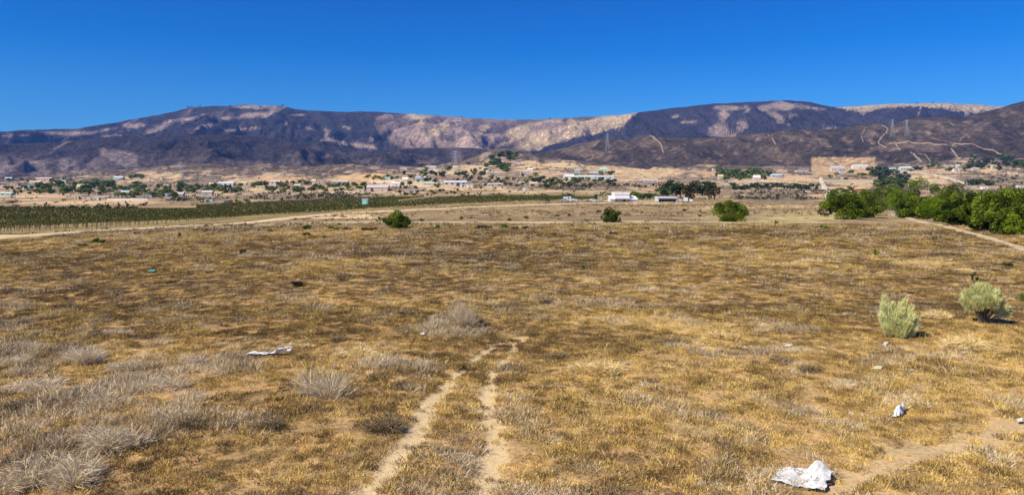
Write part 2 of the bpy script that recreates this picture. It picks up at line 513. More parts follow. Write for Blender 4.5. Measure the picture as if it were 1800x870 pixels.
def ground_material():
    m, nt, b = mat_base('field_soil')
    tc = nt.nodes.new('ShaderNodeTexCoord'); P = tc.outputs['Object']
    ca = nt.nodes.new('ShaderNodeAttribute'); ca.attribute_name = 'cover'
    tr = nt.nodes.new('ShaderNodeAttribute'); tr.attribute_name = 'worn'
    nf = nt.nodes.new('ShaderNodeAttribute'); nf.attribute_name = 'near'
    tn = nt.nodes.new('ShaderNodeAttribute'); tn.attribute_name = 'tone'
    n1 = noise(nt, P, 9.0, 6, 0.7)
    n2 = noise(nt, P, 1.6, 5, 0.6)
    n3 = noise(nt, P, 0.35, 4, 0.6)
    near = ramp(nt, tn.outputs['Fac'], [(0.0, (.09, .065, .04)), (.35, (.21, .15, .085)), (.62, (.38, .27, .14)), (1, (.56, .42, .23))])
    soil = ramp(nt, n2, [(.3, (.30, .19, .08)), (.55, (.60, .37, .16)), (.8, (.78, .54, .29))])
    c = mixc(nt, ramp(nt, noise(nt, P, .8, 4, .6), [(.4, (.2,) * 3), (.62, (.85,) * 3)]), near, soil)
    c = mixc(nt, 1.0, c, ramp(nt, n1, [(.3, (.25, .22, .2)), (.5, (1, 1, 1)), (.75, (1.4, 1.35, 1.25))]), 'MULTIPLY')
    trk = ramp(nt, n1, [(.2, (.40, .29, .16)), (.5, (.66, .50, .29)), (.8, (.80, .65, .42))])
    c = mixc(nt, tr.outputs['Fac'], c, trk)
    fc = mixc(nt, 1.0, ca.outputs['Color'], ramp(nt, n3, [(.3, (.62, .6, .58)), (.5, (1, 1, 1)), (.75, (1.25, 1.22, 1.15))]), 'MULTIPLY')
    fc = mixc(nt, 1.0, fc, ramp(nt, noise(nt, P, 0.12, 6, 0.8), [(.35, (.45, .43, .42)), (.5, (1, 1, 1)), (.68, (1.5, 1.45, 1.35))]), 'MULTIPLY')
    c = mixc(nt, nf.outputs['Fac'], fc, c)
    nt.links.new(c, b.inputs['Base Color'])
    b.inputs['Roughness'].default_value = 0.95
    b.inputs['Specular IOR Level'].default_value = 0.05
    bump(nt, b, n1, 0.7, 0.06)
    return m

s_in = np.linspace(-0.76, 0.76, 700)
s_out = 0.76 + (np.linspace(0, 1, 36)[1:] ** 1.6) * 3.2
S = np.concatenate([-s_out[::-1], s_in, s_out])
ys = list(np.linspace(-90, 12, 18)[:-1]); y = 12.0
while y < 3650:
    ys.append(y)
    y += max(.13, min(y * y / 5600.0, y * .0125) if y > 14 else .2)
ys = np.array(ys)
GX = S[None, :] * (np.maximum(ys, -10)[:, None] + 30)
GY = np.repeat(ys[:, None], len(S), 1)
fx, fy = GX.ravel(), GY.ravel()
worn = np.zeros(fx.shape); nearm = fy < 60
worn[nearm] = track_mask(fx[nearm], fy[nearm])
fz = zg(fx, fy) - worn * 0.05
tone = np.zeros(fx.shape); nm = fy < 160
tone[nm] = cover(fx[nm], fy[nm])
alb = ground_albedo(fx, fy, fz)
ground = grid_mesh('ground', GX, GY, fz.reshape(GX.shape), alb, ground_material(),
                   {'worn': worn, 'near': 1 - sstep(84, 108, fy + (fbm(fx / 8, fy / 8, 3, 77) - .5) * 30), 'tone': tone})
meta(ground, 'dry valley floor of weedy brown grass running out to the foothills', kind='structure')

# ------------------------------------------------------------------ dirt roads draped over the ground
ROADM = paint((.70, .55, .35), .95, .3, .35, .05, 'road_dust')
ROADLINES = []
def drape(name, pts, width, label, mat=None, lift=0.04, hill=None, wob=0.25, seg=3.0):
    W = []
    for x, r in pts:
        if hill is None:
            Y = depth_at(x, r); W.append(((x - CX) / F * Y, Y))
        else: W.append(hill.xy(x, r))
    L = [W[0]]
    for (x0, y0), (x1, y1) in zip(W[:-1], W[1:]):
        n = max(1, int(math.hypot(x1 - x0, y1 - y0) / seg))
        for k in range(1, n + 1): L.append((x0 + (x1 - x0) * k / n, y0 + (y1 - y0) * k / n))
    L = np.array(L)
    if hill is None: ROADLINES.append((L[::2], width))
    k = np.array([1, 2, 3, 2, 1.]) / 9
    if len(L) > 6:
        L = np.stack([np.convolve(np.pad(L[:, i], 2, 'edge'), k, 'valid') for i in (0, 1)], 1)
    T = np.gradient(L, axis=0); T /= np.linalg.norm(T, axis=1)[:, None] + 1e-9
    Nn = np.stack([-T[:, 1], T[:, 0]], 1)
    na = 7
    t = np.linspace(-1, 1, na)
    wv = width / 2 * (1 + wob * 2 * (fbm(np.arange(len(L)) * seg / width / 1.5, np.zeros(len(L)), 3, 9) - .5))
    PX = L[:, 0][:, None] + Nn[:, 0][:, None] * t[None] * wv[:, None]
    PY = L[:, 1][:, None] + Nn[:, 1][:, None] * t[None] * wv[:, None]
    zz = zg(PX.ravel(), PY.ravel()).reshape(PX.shape) if hill is None else hill.z(PX, PY)
    dist = np.maximum(PY, 10)
    crown = (1 - t ** 4)[None, :]
    zz = zz + (lift + dist * .0006) * (crown * 1.0 + 0.15 * 0) - (1 - crown) * .15
    o = grid_mesh(name, PX, PY, zz, None, mat or ROADM)
    meta(o, label, kind='structure')
    return o

drape('dirt_road', [(-260, 423), (-60, 421), (0, 418.5), (70, 413), (130, 408), (190, 404), (300, 399), (430, 392), (500, 384.5), (580, 376), (680, 371.5), (760, 368), (900, 361.5), (1065, 357)], 8, 'pale dirt road along the lower edge of the vineyard')
drape('dirt_road', [(430, 396), (520, 392.5), (690, 391.5), (900, 391), (1100, 390), (1275, 390)], 4.5, 'pale dirt track crossing the field behind the round green shrubs', paint((.54, .43, .27), .95, .35, .12, .05), wob=.7)
drape('dirt_road', [(545, 384), (610, 383.5), (690, 383)], 5, 'short pale track between the vineyard road and the round shrub', wob=.5)
drape('dirt_road', [(1066, 337), (980, 337), (900, 337.5), (840, 340), (770, 347), (725, 354), (690, 360)], 9, 'tan track through and above the far vineyard', seg=6)
drape('dirt_road', [(1463, 352), (1455, 338), (1448, 326), (1443, 313)], 8, 'white dirt lane climbing left of the green trees', paint((.66, .58, .47), .95, .2, .2, .05), seg=6)
drape('dirt_road', [(1540, 304), (1590, 303), (1628, 306), (1655, 310), (1680, 317), (1700, 324)], 11, 'pale lane slanting down the slope behind the green trees', paint((.62, .52, .40), .95, .2, .2, .05), seg=8)
drape('dirt_road', [(1566, 376), (1600, 384), (1622, 390), (1650, 395.5), (1700, 409), (1760, 425), (1800, 438), (1870, 462)], 1.6, 'narrow pale track leading from the gate past the green trees', paint((.56, .44, .28), .95, .35, .3, .05), wob=.7, seg=1)

# ------------------------------------------------------------------ hills and mountains
class Ridge:
    def __init__(s, name, label, Yb, Yc, base, crest, amp, wl, seed, colour, power=.85, cols=(-620, 2420, 3.6), nt=140, haze=0):
        px = np.arange(*cols)
        t = np.concatenate([np.linspace(0, 1, nt), 1 + np.linspace(0, 1, 14)[1:] ** 1.3 * .9])
        PXg, T = np.meshgrid(px, t)
        br = np.interp(px, *zip(*base))[None, :]; cr = np.interp(px, *zip(*crest))[None, :] + 0 * T
        cr = cr - (fbm(PXg / 14, 0 * T, 4, seed + 3) - .5) * 2.4
        Yg = Yb + (Yc - Yb) * np.minimum(T, 1.9)
        tt = np.minimum(T, 1.0)
        row = br + (cr - br) * tt ** power
        Z = CH - (row - HR) / F * np.minimum(Yg, Yc)
        zc = Z[nt - 1]
        back = np.clip(T - 1, 0, 1)
        Z = np.where(T > 1, zc[None, :] * (1 - back * .8) , Z)
        Xg = (PXg - CX) / F * Yg
        w1 = fbm(Xg / wl / 1.5, Yg / wl / 1.5, 3, seed + 7) - .5
        rd = ridged(Xg / wl + w1 * .9 + T * .35, Yg / wl / 2.6 + w1 * .5, 6, seed, .58)
        env = np.sin(PI * np.clip(tt, 0, 1)) ** .7 * (T <= 1) + .6 * np.sin(PI * np.clip(back, 0, 1)) * (T > 1)
        Z = Z + amp * env * (rd - .66) * 1.5
        # no spur stands higher in view than the crest behind it
        lim = zc[None, :] / Yc * Yg - 3
        Z = np.where((T < 1) & (Z > lim), lim, Z)
        Z[0] -= 40
        s.px, s.X, s.Y, s.Z, s.nt = px, Xg, Yg, Z, nt
        s.row = HR + (CH - Z) * F / Yg
        gy, gx = np.gradient(Z)
        colr = colour(PXg.ravel(), s.row.ravel(), Xg.ravel(), Yg.ravel(), rd.ravel(), T.ravel())
        s.o = grid_mesh(name, Xg, Yg, Z, colr, HILLM[0])
        meta(s.o, label, kind='structure')
    def xy(s, x, r):
        c = (x - s.px[0]) / (s.px[1] - s.px[0]); i = int(c); a = c - i
        rr = s.row[:s.nt, i] * (1 - a) + s.row[:s.nt, i + 1] * a
        k = int(np.argmax(rr <= r))
        if rr[k] > r: k = s.nt - 1
        Y = s.Y[k, i]
        return ((x - CX) / F * Y, Y)
    def z(s, X, Y):
        PXv = CX + F * X / Y
        fi = np.clip((PXv - s.px[0]) / (s.px[1] - s.px[0]), 0, len(s.px) - 1.001)
        ycol = s.Y[:s.nt, 0]
        fj = np.clip((Y - ycol[0]) / (ycol[1] - ycol[0]), 0, s.nt - 1.001)
        i = fi.astype(int); j = fj.astype(int); a = fi - i; b = fj - j
        return (s.Z[j, i] * (1 - a) + s.Z[j, i + 1] * a) * (1 - b) + (s.Z[j + 1, i] * (1 - a) + s.Z[j + 1, i + 1] * a) * b

def hill_material():
    m, nt, b = mat_base('chaparral')
    tc = nt.nodes.new('ShaderNodeTexCoord'); P = tc.outputs['Object']
    ca = nt.nodes.new('ShaderNodeAttribute'); ca.attribute_name = 'cover'
    n1 = noise(nt, P, 0.035, 6, 0.75)
    n2 = noise(nt, P, 0.006, 5, 0.6)
    c = mixc(nt, 1.0, ca.outputs['Color'], ramp(nt, n1, [(.34, (.35, .35, .38)), (.5, (.95, .95, .95)), (.7, (1.9, 1.8, 1.7))]), 'MULTIPLY')
    c = mixc(nt, 1.0, c, ramp(nt, n2, [(.3, (.75, .76, .8)), (.55, (1, 1, 1)), (.75, (1.25, 1.2, 1.15))]), 'MULTIPLY')
    nt.links.new(c, b.inputs['Base Color'])
    b.inputs['Roughness'].default_value = 1.0
    b.inputs['Specular IOR Level'].default_value = 0.0
    bump(nt, b, mixc(nt, .55, n1, noise(nt, P, .012, 6, .7)), 1.0, 55.0)
    return m
HILLM = [hill_material()]

def blobs(px, row, lst, col, c, wx, wy, strength=1.0):
    for cx, cy, rx, ry, an in lst:
        a = math.radians(an)
        dx, dy = px + wx - cx, row + wy - cy
        e = ((dx * math.cos(a) + dy * math.sin(a)) / rx) ** 2 + ((-dx * math.sin(a) + dy * math.cos(a)) / ry) ** 2
        m = ((1 - sstep(.4, 1.3, e)) * strength)[:, None]
        col = col * (1 - m) + np.array(c)[None, :] * m
    return col

def far_colour(px, row, X, Y, rd, T):
    n = fbm(X / 260, Y / 700, 5, 51)
    n2 = fbm(X / 90, Y / 260, 4, 52)
    wx = (fbm(X / 160, Y / 400, 4, 53) - .5) * 44; wy = (fbm(X / 160, Y / 400, 4, 54) - .5) * 16
    dark = np.array([.058, .050, .060])
    col = dark[None] * (.65 + .7 * n[:, None])
    lil = (.25, .185, .175)
    # thin cover towards the far left
    m = (sstep(.50, .72, n2) * (1 - sstep(330, 470, px)) * .75)[:, None]
    col = col * (1 - m) + np.array((.20, .15, .15))[None] * m
    col = blobs(px, row, [(455, 188, 46, 4, 0), (440, 203, 32, 4, -10), (395, 208, 14, 4, -10), (325, 212, 14, 3, -10), (275, 227, 24, 4, -18), (235, 221, 20, 5, 0), (45, 242, 12, 7, 0),
                          (85, 248, 14, 3, 0), (120, 234, 50, 4, 0), (480, 196, 24, 4, -22), (575, 238, 5, 11, 0), (580, 246, 22, 4, 0), (600, 251, 7, 4, 0), (505, 216, 3, 3, 0), (652, 243, 3, 4, 0),
                          (640, 256, 26, 3.5, 10), (420, 227, 40, 2, -4), (520, 202, 16, 2, 0), (300, 216, 22, 2.4, -22), (345, 207, 20, 2, -16), (472, 201, 14, 3, -30), (360, 222, 30, 2, -14), (185, 229, 24, 2.4, -8), (12, 238, 14, 4, 0), (540, 226, 16, 1.5, 12), (610, 226, 8, 2, 30), (200, 240, 20, 2, 0)], col, (.44, .335, .28), wx * .45, wy * .45, .9)
    big = [(662, 203), (700, 199), (830, 206), (910, 209), (1000, 204), (1122, 196), (1092, 221), (1052, 235), (1000, 244), (945, 264), (860, 268), (720, 263), (690, 250), (668, 236), (655, 220)]
    m = in_poly(px + wx * .35, row + wy * .35, big)[:, None]
    bc = np.array([.36, .265, .23])[None] * (.6 + .8 * n2[:, None])
    gul = sstep(.60, .78, rd)[:, None]
    bc = bc * (.55 + .65 * gul)
    col = np.where(m, bc, col)
    yel = (.60, .46, .29)
    c2 = blobs(px, row, [(735, 205, 20, 6, 0), (772, 230, 34, 7, -22), (745, 216, 16, 4, 20), (840, 232, 24, 5, -24), (905, 238, 34, 13, -28), (945, 250, 30, 16, -20), (1040, 212, 60, 5, -10), (985, 225, 30, 6, -28), (1090, 207, 30, 5, -22), (960, 214, 30, 4, -10)],
               col, yel, wx * .7, wy * .7, .85)
    yp = [(990, 236), (1020, 214), (1060, 205), (1122, 197), (1090, 224), (1022, 243), (950, 263), (925, 262), (935, 250)]
    m2 = (in_poly(px + wx * .25, row + wy * .25, yp) * (.45 + .5 * sstep(.35, .6, n2)))[:, None]
    c2 = c2 * (1 - m2) + np.array(yel)[None] * m2
    col = np.where(m, c2, col)
    col = blobs(px, row, [(1278, 190, 24, 5, 0), (1272, 203, 9, 9, 0), (1306, 222, 9, 9, 20), (1262, 226, 20, 8, 0), (1272, 237, 30, 5, 3), (1310, 191, 6, 8, 0), (1345, 190, 14, 6, 0),
                          (1390, 203, 8, 4, 20), (1372, 186, 26, 8, 0), (1442, 236, 11, 2, 0), (1618, 197, 3, 3, 0), (1388, 219, 3, 2, 0), (1190, 205, 5, 4, 0), (1365, 206, 20, 6, 30), (1455, 228, 14, 2, 0), (1420, 188, 30, 3, 8),
                          (1210, 215, 14, 3, 0)], col, (.42, .32, .26), wx * .5, wy * .5, .85)
    crest = [(1455, 184), (1530, 176), (1640, 172), (1770, 178), (1800, 185), (1765, 195), (1702, 198), (1660, 190), (1600, 187), (1545, 191), (1522, 199), (1490, 193)]
    m = (in_poly(px + wx * .25, row + wy * .12, crest) * .9)[:, None]
    col = col * (1 - m) + np.array((.60, .47, .31))[None] * m
    return col

def left_colour(px, row, X, Y, rd, T):
    n = fbm(X / 200, Y / 500, 5, 61); n2 = fbm(X / 60, Y / 160, 4, 62)
    wx = (fbm(X / 120, Y / 300, 4, 63) - .5) * 34; wy = (fbm(X / 120, Y / 300, 4, 64) - .5) * 12
    col = np.array([.068, .056, .061])[None] * (.65 + .7 * n[:, None])
    gul = sstep(.55, .8, rd)[:, None]
    low = sstep(262, 290, row)[:, None]
    pale = np.array([.27, .21, .20])[None]
    m = low * (.25 + .75 * gul) * (1 - sstep(260, 420, px))[:, None] * .75
    col = col * (1 - m) + pale * m
    col = blobs(px, row, [(70, 298, 26, 14, 20), (125, 292, 24, 14, 40), (215, 280, 26, 16, 30), (105, 256, 26, 3, -30), (10, 298, 16, 14, 0), (185, 268, 14, 7, 30), (228, 296, 12, 7, 0)], col, (.34, .27, .255), wx, wy, .8)
    m = (sstep(480, 620, px) * sstep(.45, .65, n2))[:, None] * .5
    col = col * (1 - m) + np.array([.17, .13, .125])[None] * m
    m = (sstep(330, 480, px) * sstep(272, 286, row) * sstep(.4, .6, n2))[:, None] * .7
    col = col * (1 - m) + np.array([.2, .155, .14])[None] * m
    col = blobs(px, row, [(800, 275, 12, 12, 0), (560, 272, 60, 4, 0)], col, (.2, .165, .17), wx, wy, .6)
    return col

def right_colour(px, row, X, Y, rd, T):
    n = fbm(X / 150, Y / 300, 5, 71); n2 = fbm(X / 28, Y / 60, 4, 72)
    wx = (fbm(X / 90, Y / 200, 4, 73) - .5) * 30; wy = (fbm(X / 90, Y / 200, 4, 74) - .5) * 12
    col = np.array([.115, .090, .076])[None] * (.6 + .8 * n[:, None])
    gul = sstep(.6, .85, rd)[:, None]
    col = col * (.8 + .45 * gul)
    m = sstep(.60, .76, n2)[:, None] * .8
    col = col * (1 - m) + np.array([.30, .22, .165])[None] * m
    col = blobs(px, row, [(1040, 272, 50, 9, 10), (1090, 262, 26, 4, 10), (1040, 255, 20, 6, -40), (1140, 250, 20, 9, 0), (1370, 275, 40, 10, 10), (1620, 252, 40, 4, 0), (1630, 262, 30, 5, 0), (1440, 250, 16, 8, 30),
                          (1600, 255, 50, 5, 0), (1655, 225, 40, 8, 10), (1720, 222, 30, 8, -30), (985, 262, 16, 5, 20), (1545, 262, 20, 5, 0), (1230, 250, 20, 4, 0), (1400, 240, 20, 4, 0)], col, (.26, .19, .145), wx, wy, .6)
    m = in_poly(px + wx * .08, row + wy * .08, PAD)[:, None]
    col = np.where(m, np.array([.62, .43, .25])[None] * np.where((np.abs(row - 284) < 1.6) & (px < 1520) | (np.abs(row - 278.5) < 1), 1.25, .95)[:, None], col)
    col = blobs(px, row, [(1705, 285, 22, 4, 0), (1660, 291, 26, 3, 0), (1640, 293, 30, 2, 0), (1240, 292, 20, 2, 0), (1760, 290, 20, 2, 0)], col, (.58, .43, .27), wx * .4, wy * .3, .9)
    return col

crestA = [(-620, 238), (-300, 240), (0, 232), (40, 229), (130, 227), (180, 219), (240, 209), (300, 198), (330, 190), (360, 187), (410, 187), (430, 184.5), (500, 187), (530, 194), (600, 197), (640, 196), (700, 199), (760, 203), (830, 208),
          (900, 211), (960, 210), (1030, 206), (1090, 203), (1120, 198), (1180, 191), (1250, 183), (1330, 179), (1380, 177), (1420, 179), (1460, 188), (1500, 187), (1560, 183), (1640, 181.5), (1700, 183.5), (1760, 187), (1850, 192), (2100, 200), (2420, 215)]
baseA = [(-620, 290), (2420, 290)]
crestB = [(-620, 262), (-200, 256), (0, 253), (100, 251), (130, 247), (200, 240), (300, 239.5), (400, 236), (450, 240), (520, 250), (600, 262), (650, 267), (700, 263), (740, 260.5), (800, 260), (850, 262), (900, 270), (1000, 285), (2420, 300)]
baseB = [(-620, 324), (0, 320), (300, 310), (600, 300), (900, 296), (2420, 305)]
crestC = [(-620, 330), (600, 330), (800, 315), (900, 290), (945, 270), (985, 262), (1030, 250), (1065, 245), (1100, 246), (1140, 237.5), (1180, 243), (1240, 243), (1300, 240), (1340, 234), (1400, 228), (1450, 228), (1480, 226), (1510, 220),
          (1540, 217), (1560, 222), (1590, 212), (1610, 207), (1650, 205), (1690, 208), (1720, 200), (1760, 189), (1800, 178), (1900, 160), (2100, 150), (2420, 160)]
baseC = [(-620, 340), (800, 325), (945, 305), (2420, 305)]
RA = Ridge('mountains', 'long burnt purple mountain range on the skyline with pale grassy scars', 5300, 8200, baseA, crestA, 400, 560, 5, far_colour, nt=150)
RB = Ridge('hills', 'dark purple shrubby hills below the left skyline', 3500, 5000, baseB, crestB, 190, 420, 15, left_colour)
RC = Ridge('hills', 'brown brushy hills rising on the right with dirt cuts', 2700, 3700, baseC, crestC, 110, 300, 25, right_colour, cols=(560, 2420, 4.0))

CUT = paint((.31, .235, .17), .95, .25, .05, .05, 'road_cut')
for pts, w, lab in [([(1541, 219), (1549, 220), (1556, 223), (1561, 229), (1557, 237), (1550, 243), (1544, 249), (1545, 256), (1552, 259), (1560, 260)], 9, 'pale dirt road zigzagging down the brown hill'),
                    ([(1572, 251), (1577, 258), (1583, 266)], 9, 'short pale dirt scar below the hill zigzag'),
                    ([(1601, 268), (1610, 277), (1621, 288)], 10, 'pale dirt cut running down behind the long white building'),
                    ([(1625, 272), (1634, 282), (1640, 290)], 6, 'faint second dirt cut beside the steep one'),
                    ([(1672, 262), (1678, 270), (1684, 279), (1690, 286)], 11, 'pale dirt drive dropping to the right hand houses'),
                    ([(1666, 258), (1680, 254), (1694, 254), (1720, 259), (1745, 265), (1762, 273)], 8, 'dirt road slanting across the lower right hillside'),
                    ([(1686, 252), (1690, 246), (1694, 242)], 6, 'stub of dirt road above the hillside junction'),
                    ([(1560, 256), (1590, 251), (1620, 253), (1650, 257), (1668, 257)], 6, 'level dirt road linking the two hillside roads'),
                    ([(1054, 248), (1049, 253), (1042, 260)], 10, 'dirt scar beside the left hilltop pylon'),
                    ([(1142, 239), (1150, 245), (1158, 250), (1163, 258), (1168, 270)], 7, 'pale dirt firebreak down the rounded brown hill'),
                    ([(1530, 221), (1520, 228), (1514, 238), (1518, 252)], 5, 'faint dirt trail left of the hill zigzag'),
                    ([(1350, 237), (1358, 246), (1364, 256)], 5, 'faint dirt trail on the middle brown hill'),
                    ([(1372, 250), (1440, 246), (1456, 262)], 4, 'thin dirt trail above the orange graded pad')]:
    drape('dirt_road', pts, w * .72, lab, CUT, lift=1.6, hill=RC, seg=8, wob=.55)

# ------------------------------------------------------------------ haze
hz = MB(); hz.box(-17000, -400, -45, 17000, 12000, 1250)
hm = bpy.data.materials.new('haze_air'); hm.use_nodes = True
hn = hm.node_tree; hn.nodes.clear()
ho = hn.nodes.new('ShaderNodeOutputMaterial'); hv = hn.nodes.new('ShaderNodeVolumePrincipled')
hv.inputs['Color'].default_value = (.15, .36, 1.0, 1)
hv.inputs['Density'].default_value = 3.2e-5
hv.inputs['Anisotropy'].default_value = 0.0
hn.links.new(hv.outputs[0], ho.inputs['Volume'])
haze = hz.obj('haze', hm)
meta(haze, 'thin blue haze filling the valley air', kind='stuff')

# ------------------------------------------------------------------ foliage materials
BARK = paint((.16, .12, .09), .95, .35, 8, .1, 'bark')
PEPPER = leaf_mat('pepper_leaves', (.012, .026, .003), (.085, .135, .010), (.27, .34, .025), .3)
LIME = leaf_mat('bright_leaves', (.05, .09, .006), (.15, .235, .010), (.26, .37, .02), .35)
OLIVE = leaf_mat('grey_olive_leaves', (.035, .035, .015), (.085, .078, .035), (.14, .125, .06), .2)
DARKG = leaf_mat('dark_green_leaves', (.012, .028, .008), (.045, .08, .024), (.085, .14, .04), .2)
MIDG = leaf_mat('mid_green_leaves', (.035, .07, .015), (.13, .21, .04), (.24, .34, .06), .35)
BLUEG = leaf_mat('blue_green_leaves', (.03, .052, .025), (.08, .12, .055), (.14, .19, .085), .25)
VINEL = leaf_mat('vine_leaves', (.03, .038, .006), (.075, .088, .014), (.14, .15, .03), .2)
SAGE = leaf_mat('sage_leaves', (.45, .45, .18), (.74, .74, .36), (.88, .87, .54), .2)
BRUSH = leaf_mat('brush_leaves', (.03, .026, .018), (.08, .065, .04), (.13, .11, .06), .1)
RUST = leaf_mat('rust_weeds', (.06, .025, .015), (.14, .06, .03), (.2, .1, .05), .1)

# ------------------------------------------------------------------ the green trees at the right
G1 = 'green trees along the right edge of the field'
near_trees = [  # column, base row, top row, width px, material, label
    (1498, 387, 333, 76, PEPPER, 'round green tree at the left front end of the tree line'),
    (1530, 384, 337, 56, PEPPER, 'small green tree directly right of the left front tree'),
    (1476, 374, 334, 34, PEPPER, 'green tree peeping out behind the left front tree, by the lane'),
    (1556, 370, 322, 86, PEPPER, 'spreading green tree behind the blue grey gate'),
    (1592, 372, 334, 44, LIME, 'yellow green tree just right of the blue grey gate'),
    (1612, 384, 345, 46, PEPPER, 'low rounded tree right of the gate in front of a taller crown'),
    (1640, 380, 315, 66, PEPPER, 'tallest tree in the middle of the line, with rust tinged top'),
    (1658, 390, 348, 50, LIME, 'pale green bushy tree in front of the tallest middle tree'),
    (1690, 386, 323, 56, PEPPER, 'rounded green tree to the right of the tallest middle tree'),
    (1704, 398, 350, 56, PEPPER, 'dense low tree bulging out towards the pale track'),
    (1732, 396, 334, 50, PEPPER, 'green tree in the dip before the big right crown'),
    (1748, 408, 356, 56, PEPPER, 'green tree leaning out over the dry grass'),
    (1778, 404, 323, 72, PEPPER, 'largest bright crown near the right edge of the photo'),
    (1786, 414, 368, 46, PEPPER, 'dark low tree in front of the largest bright crown'),
    (1826, 410, 330, 70, PEPPER, 'tree cut off by the right edge of the photo'),
    (1868, 420, 330, 80, PEPPER, 'tree beyond the right edge of the photo'),
    (1580, 366, 325, 66, PEPPER, 'dark crown filling the gap behind the gate'),
    (1670, 378, 336, 50, PEPPER, 'back row crown between the two tallest trees')]
for i, (x, rb, rt, w, m, lab) in enumerate(near_trees):
    if lab.startswith('tree beyond'): continue
    X, Y, z = spot(x, rb)
    h = (rb - rt) / F * Y; wm = w / F * Y * 1.3
    rng = np.random.default_rng(100 + i)
    nl = int(5200 + 150 * w)
    t = tree_parts('pepper_tree', rng, wm, h * 1.04, .25, nl, 30, m, BARK, crown0=-.14, trunk_r=.03, limbs=8)
    t.location = (X, Y + wm * .35, z - .1)
    t.rotation_euler.z = 0
    meta(t, lab, 'tree', G1)

G2 = 'round green shrubs in the field'
for i, (x, rb, rt, w, lab) in enumerate([
        (694, 403, 369, 50, 'round yellow green shrub left of centre at the field track'),
        (1076, 391, 362, 36, 'small round green shrub in front of the white farm building'),
        (1288, 390, 350, 68, 'widest of the three round shrubs, with an uneven peaked top')]):
    X, Y, z = spot(x, rb)
    h = (rb - rt) / F * Y; wm = w / F * Y
    rng = np.random.default_rng(140 + i)
    t = tree_parts('green_shrub', rng, wm * 1.05, h, .17, 15000 if w > 60 else 8500 if w > 40 else 5600, 34 if w > 60 else 22, PEPPER, BARK, crown0=-.25, trunk_r=.02, limbs=10)
    t.location = (X, Y + wm * .3, z)
    meta(t, lab, 'shrub', G2)

# ------------------------------------------------------------------ small bushes and weeds one can pick out in the field
small = [  # x, base row, w px, h px, material, label
    (540, 404, 22, 8, MIDG, 'small green bush on the field track, first left of the lime weed'), (585, 405, 22, 7, LIME, 'lime green weed clump on the track left of the round shrub'),
    (612, 405, 24, 5, RUST, 'rusty weed patch between lime weed and round shrub'), (650, 406, 38, 5, RUST, 'rusty weed patch touching the left round shrub'),
    (768, 402, 18, 7, LIME, 'lime green weed clump right of the left round shrub'), (792, 401, 10, 5, MIDG, 'tiny green weed right of the lime clump'),
    (888, 401, 22, 6, LIME, 'low lime weed midway between the left and middle round shrubs'), (850, 402, 34, 5, BRUSH, 'low brown bush on the track behind the field'),
    (540, 415, 16, 7, BRUSH, 'dark little bush below the green bush on the track'), (569, 420, 12, 6, BRUSH, 'dark dot of a bush under the lime weed'), (456, 408, 10, 6, BRUSH, 'small dark bush left of the green bush, by the track'),
    (475, 408, 14, 6, MIDG, 'tiny green bush near the bend of the vineyard road'), (241, 413, 12, 6, BRUSH, 'dark bush just below the vineyard road at far left'), (315, 418, 12, 9, BRUSH, 'upright dark bush below the vineyard road'),
    (172, 428, 26, 10, MIDG, 'wide dull green bush at the left edge of the field'), (264, 411, 10, 5, BRUSH, 'tiny dark bush right of the one below the vineyard road'), (364, 408, 10, 6, BRUSH, 'small dark bush near the middle of the vineyard road'),
    (145, 434, 20, 5, LIME, 'yellowish low weed left below the wide dull bush'), (425, 446, 18, 9, BRUSH, 'dark round bush alone in the left brown field'), (521, 503, 32, 9, BRUSH, 'dark flat bush in the left middle of the field'),
    (1077, 413, 18, 6, BRUSH, 'dark flat bush below the middle round shrub'), (1136, 405, 12, 6, BRUSH, 'dark dot bush right below the middle round shrub'), (924, 403, 22, 5, RUST, 'reddish weed patch beside the middle track'),
    (905, 404, 14, 7, BRUSH, 'low dark bush at the track left of the middle shrub'), (1230, 381, 12, 5, BRUSH, 'dark bush left of the widest round shrub'), (1365, 393, 12, 6, MIDG, 'tiny green bush between widest shrub and tree line'),
    (1445, 401, 24, 4, MIDG, 'low green weed before the left front tree'), (1540, 450, 13, 15, LIME, 'lone small upright green bush in the right of the field'), (1713, 497, 15, 20, DARKG, 'dark green bush standing behind the right sage bush'),
    (1798, 528, 16, 14, MIDG, 'green bush cut by the right edge of the photo'), (1785, 429, 10, 5, BRUSH, 'dark dot bush next to the pale track at right'), (1770, 470, 24, 8, BRUSH, 'brown low bush right of the pale scatter of straw'),
    (962, 356, 14, 10, DARKG, 'dark bush at the right end of the vineyard edge'), (895, 388, 10, 5, BRUSH, 'dark speck of a bush above the middle track'), (1000, 380, 10, 5, DARKG, 'dark bush in the pale field left of the middle shrub'),
    (980, 382, 12, 5, BRUSH, 'brown bush in the pale field left of the middle shrub'), (1052, 373, 14, 4, DARKG, 'dark flat bush behind the middle round shrub'), (925, 385, 12, 5, BRUSH, 'dark low bush left in the pale field'),
    (810, 386, 12, 6, BRUSH, 'little dark bush right behind the left round shrub'), (742, 390, 10, 8, BRUSH, 'dark upright bush right beside the left round shrub'), (668, 386, 12, 5, DARKG, 'dark bush just left behind the left round shrub'),
    (585, 388, 8, 4, DARKG, 'tiny dark bush on the pale verge by the vineyard road'), (573, 389, 8, 4, BRUSH, 'left one of two tiny bushes on the pale verge'), (519, 387, 8, 4, BRUSH, 'tiny bush on the verge where the roads part'),
    (1205, 371, 14, 4, DARKG, 'dark flat bush in front of the blue fronted shed'), (1190, 390, 12, 4, BRUSH, 'low brown bush between the middle and the widest round shrubs'), (1027, 472, 18, 8, MIDG, 'greenish weed in the centre of the brown field'),
    (1005, 398, 12, 4, BRUSH, 'brown weed just below the pale track in the centre')]
